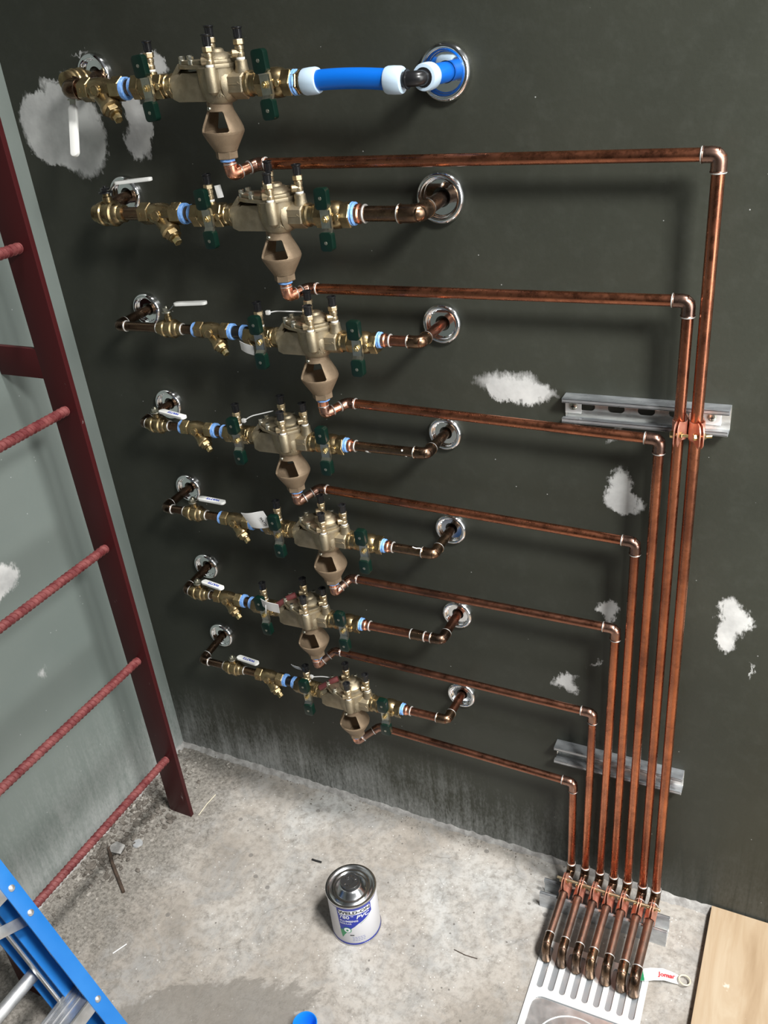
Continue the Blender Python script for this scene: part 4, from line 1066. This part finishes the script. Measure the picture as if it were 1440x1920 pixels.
# ------------------------------------------------------------------ can of cement
cx, cy, R, H = 0.6815, -0.3035, 0.0508, 0.121
t = thing('solvent_cement_can', 'white and blue metal can of solvent cement standing on the concrete floor', 'can', (cx, cy, 0))
m = MB(); m.lathe([(R-0.001, 0.0035), (R, 0.005), (R, H-0.005)], seg=72, cap1=False); body = m.build('can_body', 'can_white', t)
m = MB(); m.lathe([(R-0.004, 0.0), (R+0.0008, 0.0), (R+0.0016, 0.0015), (R+0.0008, 0.0035), (R-0.001, 0.0035)], seg=72); m.build('bottom_seam', 'tinplate', t)
m = MB(); m.lathe([(R-0.001, H-0.005), (R+0.0015, H-0.004), (R+0.002, H-0.002), (R+0.0012, H), (R-0.0015, H), (R-0.003, H-0.004), (R-0.006, H-0.0055), (R-0.009, H-0.0045), (R-0.0115, H-0.0015), (R-0.014, H-0.0015), (R-0.0165, H-0.005), (R-0.019, H-0.005), (R-0.023, H-0.0015), (R-0.0265, H+0.003), (R-0.0295, H+0.006), (R-0.0315, H+0.0065)], seg=72, cap0=False)
m.build('can_lid', 'tinplate', t)
m = MB(); m.lathe([(0.0202, H+0.004), (0.0202, H+0.0135), (0.0195, H+0.0145), (0.0178, H+0.0145), (0.0170, H+0.0130), (0.0070, H+0.0130), (0.0060, H+0.0115), (0.0, H+0.0115)], seg=60, cap0=False, cap1=False)
cap = m.build('screw_cap', 'tin_dark', t)
PH0 = -math.radians(56.0)
def slice_x(me, step=0.0008):
    bm = bmesh.new(); bm.from_mesh(me); xs = [v.co.x for v in bm.verts]; x = min(xs)+step
    while x < max(xs):
        bmesh.ops.bisect_plane(bm, geom=bm.verts[:]+bm.edges[:]+bm.faces[:], dist=1e-7, plane_co=(x, 0, 0), plane_no=(1, 0, 0)); x += step
    bm.to_mesh(me); bm.free()
def wrap_pts(mbx, s0, t0, sx=1, off=0.0003):
    for p in mbx.v:
        s, h, d = p.x*sx+s0, p.y+t0, p.z
        a = PH0+s/R; rr = R+off+max(d, 0)
        p.x, p.y, p.z = rr*math.cos(a), rr*math.sin(a), h
def flat_poly(poly, step=0.0015):
    """fine vertical strips so that a polygon wraps smoothly"""
    xs = [p[0] for p in poly]; x0, x1 = min(xs), max(xs); n = max(2, int((x1-x0)/step)); mbx = MB(); prev = None
    for i in range(n+1):
        x = x0+(x1-x0)*i/n; x = min(max(x, x0+1e-6), x1-1e-6); ys = []
        for (ax_, ay_), (bx_, by_) in zip(poly, poly[1:]+poly[:1]):
            if (ax_-x)*(bx_-x) < 0: ys.append(ay_+(by_-ay_)*(x-ax_)/(bx_-ax_))
        if len(ys) < 2: continue
        cur = (x, min(ys), max(ys))
        if prev: mbx.add([(prev[0], prev[1], 0), (cur[0], cur[1], 0), (cur[0], cur[2], 0), (prev[0], prev[2], 0)], [[0, 1, 2, 3]])
        prev = cur
    return mbx
def label(poly, name, mat, off):
    q = flat_poly(poly); wrap_pts(q, 0, 0, off=off); return q.build(name, mat, body)
label([(-0.038, 0.112), (0.037, 0.112), (0.037, 0.087), (0.022, 0.077), (0.004, 0.067), (-0.014, 0.052), (-0.026, 0.036), (-0.033, 0.022), (-0.036, 0.060)], 'blue_label', 'can_blue', 0.0003)
label([(-0.036, 0.050), (-0.020, 0.045), (-0.004, 0.0605), (-0.001, 0.0625), (-0.014, 0.0515), (-0.026, 0.0355), (-0.0335, 0.0215)][::1], 'green_stripe', 'can_green', 0.00045)
circ = lambda x, y, a, n=20: [(x+a*math.cos(2*PI*j/n), y+a*math.sin(2*PI*j/n)) for j in range(n)]
label(circ(-0.020, 0.0495, 0.0088), 'green_badge', 'can_green', 0.0006); label(circ(-0.020, 0.0495, 0.0072), 'badge_disc', 'ink_white', 0.00075); label(circ(-0.020, 0.0490, 0.0030), 'badge_mark', 'can_green', 0.0009)
label(rrect(-0.0345, 0.0965, 0.0345, 0.1095, 0.003, 4), 'white_nameplate', 'ink_white', 0.0006)
for h0, h1 in ((0.004, 0.0075), (0.1125, 0.1165)):
    q = MB(); q.lathe([(R+0.0002, h0), (R+0.0003, h0), (R+0.0003, h1), (R+0.0002, h1)], seg=72, cap0=False, cap1=False); q.build('blue_band', 'can_blue', body)
def lettering(txt, size, s, h, mat, bold=0.03, width=1.0, shear=0.0, nm='lettering'):
    me = text_mesh(txt, size, bold, 0.0001, shear, width); slice_x(me); q = MB(); q.mesh(me, Matrix.Identity(4)); bpy.data.meshes.remove(me)
    wrap_pts(q, s, h, off=0.0009); return q.build(nm, mat, body, smooth=False)
lettering('WELD-ON', 0.0115, 0.0, 0.1031, 'ink_black', 0.032, 1.25)
lettering('780', 0.0145, -0.0225, 0.0895, 'ink_white', 0.016, 1.0)
lettering('TM', 0.004, -0.0065, 0.0930, 'ink_white', 0.03)
lettering('PVC', 0.0135, 0.0150, 0.0885, 'ink_white', 0.028, 1.1, 0.25)
lettering('PLUMBING', 0.0080, -0.0140, 0.0775, 'ink_white', 0.016, 0.98)
lettering('REGULAR', 0.0058, -0.0215, 0.0700, 'ink_white', 0.012, 0.98)
q = label([(0.008, 0.0665), (0.030, 0.079), (0.030, 0.0785), (0.008, 0.0655)], 'thin_line', 'can_green', 0.0005)
for row in range(3):   # rows of unreadable small print as short dashes
    for jj in range(5):
        s = -0.012+jj*0.0055+0.001*(row % 2); h = 0.027-row*0.0050
        label([(s, h), (s+0.0040, h), (s+0.0040, h-0.0009), (s, h-0.0009)], 'small_print', 'ink_blue', 0.0004)
label([(-0.016, 0.0345), (-0.0075, 0.0345), (-0.0075, 0.0318), (-0.016, 0.0318)], 'small_print', 'ink_black', 0.0004)
for jj in range(9):     # raised marks round the screw cap
    a = jj*2*PI/12+0.3+(0.7 if jj > 5 else 0)
    q = MB(); c = Vector((math.cos(a), math.sin(a), 0)); q.prism([(-0.0009, -0.0016), (0.0009, -0.0016), (0.0009, 0.0016), (-0.0009, 0.0016)], c*0.0118+Vector((0, 0, H+0.0130)), (-c.y, c.x, 0), c, (0, 0, 1), 0, 0.0006); q.build('embossed_mark', 'tinplate', cap, smooth=False)
q = MB(); q.torus((0, 0, H+0.0145), (0, 0, 1), 0.0186, 0.0007, 48, 6); q.build('cap_rim', 'tinplate', cap)

# ------------------------------------------------------------------ blue cup at the front edge
t = thing('blue_cup', 'small bright blue plastic cup on the floor at the bottom edge', 'cup', (0.702, -0.547, 0))
m = MB(); m.lathe([(0.018, 0.0), (0.020, 0.0015), (0.0222, 0.036), (0.0232, 0.0375), (0.0220, 0.038), (0.0205, 0.036), (0.0185, 0.004), (0.001, 0.0035)], seg=44, cap1=False); m.build('cup_wall', 'cup_blue', t)

# ------------------------------------------------------------------ stainless floor drain cover
o = Vector((1.163, -0.330, 0.0)); rz = -0.03
t = thing('floor_drain_cover', 'bright stainless slotted drain cover set in the floor under the pipe spouts', 'drain cover', (1.160, -0.330, 0.0), (0, 0, 0.02))
W2 = 0.104; y1 = 0.140; y0 = -0.160
holes = [slot(-0.0865+0.02165*j, 0.082, 0.0115, 0.090) for j in range(9)]
cx0, cy0 = 0.002, -0.062
holes.append(rrect(-0.092, -0.148, 0.096, 0.022, 0.020, 6))
me = holed([(-W2, y0), (W2, y0), (W2, y1), (-W2, y1)], holes, 0.0022)
m = MB(); m.mesh(me, Matrix.Translation((0, 0, 0.0030))); m.build('slotted_plate', 'stainless', t, smooth=False); bpy.data.meshes.remove(me)
hs = []
for j in range(16):
    a = 2*PI*j/16; sl = slot(0, 0, 0.020, 0.0075, 6)
    hs.append([(0.046*math.cos(a)+x*math.cos(a)-y*math.sin(a), 0.046*math.sin(a)+x*math.sin(a)+y*math.cos(a)) for x, y in sl])
hs.append(circ(0, 0, 0.011, 18))
me = holed(rrect(-0.0925, -0.0845, 0.0945, 0.0835, 0.019, 6), hs, 0.0014)
for v in me.vertices:
    d = math.hypot(v.co.x, v.co.y); v.co.z -= 0.0
m = MB(); m.mesh(me, Matrix.Translation((0.0, -0.0635, 0.0014))); m.build('strainer_plate', 'aluminium', t, smooth=False); bpy.data.meshes.remove(me)
m = MB(); m.tube([(0.0+0.070*math.cos(2*PI*j/48), -0.0635+0.070*math.sin(2*PI*j/48), 0.0023) for j in range(48)], 0.0012, 8, closed=True); m.build('pressed_ring', 'stainless', t)
m = MB(); m.box((-W2+0.004, y0+0.004, -0.0), (W2-0.004, y1-0.004, 0.0006)); m.build('drain_tray', simple('grey_tray', (0.36, 0.38, 0.40), 0.45, 0.6), t, smooth=False)

# ------------------------------------------------------------------ plywood
m = MB(); m.box((1.347, -1.25, 0.0005), (2.2, -0.004, 0.0185), 0.0008)
tag(m.build('plywood_sheet', 'wood', smooth=False), 'pale plywood sheet lying on the floor at the lower right', 'plywood')

# ------------------------------------------------------------------ strip tag with ring by the drain
t = thing('pipe_tag', 'white strip tag with red lettering and an end ring beside the drain spouts', 'tag', (1.285, -0.185, 0.006), (0, 0, 0))
ct = [Vector((-0.036, -0.013)), Vector((-0.020, -0.006)), Vector((0.0, 0.0015)), Vector((0.014, 0.0035)), Vector((0.028, 0.0045))]
def strip(m, c, w, z0, th, ws=None):
    vs = []; fs = []
    for j, p in enumerate(c):
        d = (c[min(j+1, len(c)-1)]-c[max(j-1, 0)]).normalized(); n = Vector((-d.y, d.x)); ww = w if ws is None else ws[j]
        a = p+n*ww; b = p-n*ww; z = z0+0.003*math.sin(j*1.1)
        vs += [(a.x, a.y, z), (b.x, b.y, z), (b.x, b.y, z+th), (a.x, a.y, z+th)]
    for j in range(len(c)-1):
        for q in range(4): p = (q+1) % 4; fs.append([j*4+q, j*4+p, (j+1)*4+p, (j+1)*4+q])
    fs += [[0, 1, 2, 3], [len(vs)-1, len(vs)-2, len(vs)-3, len(vs)-4]]
    return m.add(vs, fs)
m = MB(); strip(m, ct, 0.012, 0.001, 0.0008, [0.0125, 0.0125, 0.012, 0.011, 0.009]); st = m.build('tag_strip', 'paper', t)
m = MB(); strip(m, [Vector((-0.046, -0.0165)), Vector((-0.035, -0.0125))], 0.0125, 0.001, 0.0014); m.build('green_end', 'can_green', t)
m = MB(); m.torus((0.038, 0.005, 0.0035), (0.1, 0.1, 1), 0.0105, 0.0016, 30, 8); m.build('end_ring', 'beige', t)
me = text_mesh('Jomar', 0.0125, 0.03, 0.0002); m = MB(); m.mesh(me, basis((0.006, 0.001, 0.0052), (1, 0.18, 0), (-0.18, 1, 0))); m.build('printed_lettering', 'ink_red', st, smooth=False); bpy.data.meshes.remove(me)

# ------------------------------------------------------------------ paper tags and zip ties on the rows
def sheet(name, o, ex, ey, w, h, curl, lab, grp='white paper tags'):
    t = thing(name, lab, 'tag', o, group=grp)
    ex = Vector(ex).normalized(); ey = Vector(ey).normalized(); n = ex.cross(ey).normalized(); m = MB(); nx = 10; vs = []; fs = []
    for sd in (0, 1):
        for a in range(nx+1):
            for b in range(5):
                u = a/nx; v = b/4
                vs.append(ex*(w*(u-0.5))+ey*(h*(v-0.5))+n*(curl*math.sin(u*PI*1.2+v*0.6)+0.0004*sd))
    K = (nx+1)*5
    for a in range(nx):
        for b in range(4):
            i0 = a*5+b; fs.append([i0, i0+5, i0+6, i0+1]); fs.append([K+i0, K+i0+1, K+i0+6, K+i0+5])
    rim = [a*5 for a in range(nx+1)]+[nx*5+b for b in range(1, 5)]+[a*5+4 for a in range(nx-1, -1, -1)]+[b for b in range(3, 0, -1)]
    for p, q in zip(rim, rim[1:]+rim[:1]): fs.append([q, p, K+p, K+q])
    m.add(vs, fs); s = m.build('tag_paper', 'paper', t); return t, s, ex, ey, n
t5, s5, ex, ey, n = sheet('paper_tag', (0.474, -0.122, 0.846), (0.97, 0.10, 0.10), (-0.05, -0.40, 0.9), 0.046, 0.047, 0.003, 'large printed white tag tied left of the green handle, fifth row down')
me = text_mesh('WATTS', 0.0078, 0.03, 0.0003, 0, 1.0); m = MB(); m.mesh(me, basis(ex*0.014-ey*0.001+n*0.0038, -ey, ex)); m.build('printed_lettering', 'ink_black', s5, smooth=False); bpy.data.meshes.remove(me)
t6, s6, ex, ey, n = sheet('paper_tag', (0.474, -0.130, 0.652), (0.90, 0.05, -0.30), (0.30, -0.40, 0.85), 0.038, 0.038, 0.0025, 'blank white folded tag in front of the green handle, sixth row down')
m = MB(); m.tube([(-0.008, -0.004, 0.004), (-0.009, -0.005, -0.010), (-0.018, 0.004, -0.026)], 0.0009, 8, bend=0.006); m.build('tie', 'paper', t6)
t3, s3_, ex, ey, n = sheet('paper_tag', (0.5115, -0.112, 1.183), (0.95, -0.2, -0.22), (0.22, -0.3, 0.9), 0.030, 0.020, 0.0015, 'small white tag hanging under the left green handle, third row down')
t7, s7, ex, ey, n = sheet('paper_tag', (0.470, -0.075, 0.452), (0.95, -0.1, -0.1), (0.1, -0.4, 0.8), 0.024, 0.014, 0.001, 'small blank white tag behind the left green handle, lowest row')
t2, s2_, ex, ey, n = sheet('paper_tag', (0.487, -0.082, 1.431), (0.6, 0.3, 0.05), (0.0, -0.2, 1.0), 0.010, 0.020, 0.0008, 'tiny grey-white tag standing by the left test cock, second row down')
for pts, lb in (([(0.542, -0.078, 1.235), (0.552, -0.070, 1.236), (0.590, -0.045, 1.229)], 'white zip tie pointing right beside the left test cock, third row down'),
                ([(0.458, -0.086, 1.032), (0.470, -0.080, 1.040), (0.508, -0.060, 1.046)], 'white zip tie pointing right beside the left test cock, fourth row down'),
                ([(0.508, -0.078, 0.438), (0.532, -0.070, 0.440), (0.556, -0.060, 0.432)], 'white zip tie beside the left test cock, lowest row')):
    t = thing('zip_tie', lb, 'zip tie', pts[0], group='white zip ties')
    q = [Vector(p)-Vector(pts[0]) for p in pts]
    m = MB(); m.tube(q, 0.0011, 8, bend=0.01); m.build('tail', 'paper', t)
    m = MB(); m.box((-0.004, -0.003, -0.003), (0.003, 0.003, 0.004), 0.0008); m.build('locking_head', 'paper', t)
for i, lb in ((5, 'dull red strap laid over the inlet shoulder of the backflow preventer, sixth row down'), (6, 'dull red strap laid over the inlet shoulder of the backflow preventer, lowest row')):
    m = MB(); x = FX[i]-0.062; z = RPZ[i]
    m.tube([(x-0.004, YA[i]-0.010, z+0.016), (x+0.008, YA[i]-0.008, z+0.025), (x+0.022, YA[i]-0.004, z+0.036), (x+0.034, YA[i]+0.004, z+0.040)], 0.0062, 12, bend=0.01)
    tag(m.build('red_strap', simple('faded_red_plastic', (0.14, 0.035, 0.035), 0.5)), lb, 'strap', 'red straps')

# ------------------------------------------------------------------ rubble and litter
def stone(mb, x, y, z, s):
    bm = bmesh.new(); bmesh.ops.create_icosphere(bm, subdivisions=1, radius=s)
    sc = Vector((random.uniform(0.6, 1.3), random.uniform(0.6, 1.3), random.uniform(0.35, 0.8)))
    for v in bm.verts:
        v.co = Vector((v.co.x*sc.x, v.co.y*sc.y, v.co.z*sc.z))*random.uniform(0.75, 1.2)+Vector((x, y, z))
    bm.verts.index_update(); mb.add([v.co.copy() for v in bm.verts], [[v.index for v in f.verts] for f in bm.faces]); bm.free()
for mat, cnt, nm, lb in (('rubble', 900, 'grit', 'fine grey grit and crumbs of mortar along the foot of the left wall'), ('dark_rubble', 520, 'dark_grit', 'darker brown grit scattered behind the red ladder foot')):
    m = MB()
    for _ in range(cnt):
        u = random.random(); x = abs(random.gauss(0, 0.055))+0.006; y = -0.02-random.random()**0.9*0.75
        if nm == 'dark_grit': x = abs(random.gauss(0.04, 0.035))+0.004; y = -random.gauss(0.26, 0.11); 
        if y > -0.008 or y < -0.85: continue
        s = random.choice([0.0012, 0.0016, 0.002, 0.0028, 0.004, 0.0055]) * random.uniform(0.7, 1.2)
        stone(m, x, y, s*0.25, s)
    if nm == 'grit':
        for _ in range(260):
            x = random.uniform(0.02, 1.0); y = -0.006-abs(random.gauss(0, 0.02)); s = random.choice([0.0008, 0.0012, 0.0018, 0.0026]); stone(m, x, y, s*0.2, s)
        for _ in range(160):
            x = random.uniform(0.1, 1.3); y = random.uniform(-0.6, -0.03); s = random.choice([0.0005, 0.0008, 0.0012]); stone(m, x, y, s*0.2, s)
    if nm == 'dark_grit':
        for _ in range(150):
            x = abs(random.gauss(0.05, 0.03))+0.008; y = random.choice([-0.21, -0.24, -0.35, -0.38])+random.gauss(0, 0.025); s = random.uniform(0.003, 0.0085); stone(m, x, y, s*0.3, s)
    tag(m.build(nm, mat, smooth=False), lb, 'grit', None, 'stuff')
def P(name, mbx, mat, lab, cat, **k): return tag(mbx.build(name, mat, **k), lab, cat)
m = MB(); m.tube([(0.050, -0.355, 0.011), (0.085, -0.384, 0.007), (0.160, -0.434, 0.004)], 0.0040, 10); P('iron_rod', m, 'rust', 'short dark rusty rod lying near the left wall', 'rod')
m = MB(); m.prism([(-0.018, -0.010), (0.016, -0.014), (0.020, 0.008), (-0.006, 0.016), (-0.019, 0.006)], (0.072, -0.350, 0.012), (0.95, 0.2, 0.15), (-0.2, 0.9, 0.3), (0, -0.2, 0.95), 0, 0.005, 0.001); P('tile_shard', m, 'mortar', 'broken grey tile shard propped over the rusty rod', 'shard')
m = MB(); m.lathe([(0.012, 0), (0.0125, 0.002), (0.011, 0.005), (0.006, 0.006)], (0.101, -0.314, 0.0), seg=24); P('clear_cap', m, 'clear', 'small shiny clear plastic cap on the dirt near the left wall', 'cap')
m = MB(); m.tube([(0.513, -0.199, 0.002), (0.524, -0.199, 0.0022), (0.537, -0.198, 0.0022)], 0.0022, 8); P('dark_splinter', m, 'ink_black', 'short black splinter on the open floor behind the can', 'splinter')
m = MB(); m.tube([(0.188, -0.190, 0.002), (0.187, -0.155, 0.003), (0.189, -0.120, 0.002)], 0.0012, 6); P('pale_stick', m, 'beige', 'thin pale stick beside the foot of the red ladder', 'stick')
m = MB(); m.tube([(0.893, -0.282, 0.0014), (0.918, -0.285, 0.0016), (0.943, -0.283, 0.0014)], 0.0008, 6); P('thin_twig', m, 'rust', 'thin brown twig on the floor left of the drain cover', 'twig')
m = MB(); m.tube([(0.238, -0.560, 0.002), (0.252, -0.532, 0.003)], 0.0012, 6); P('pale_splinter', m, 'paper', 'small white splinter on the grit beside the blue ladder rail', 'splinter')
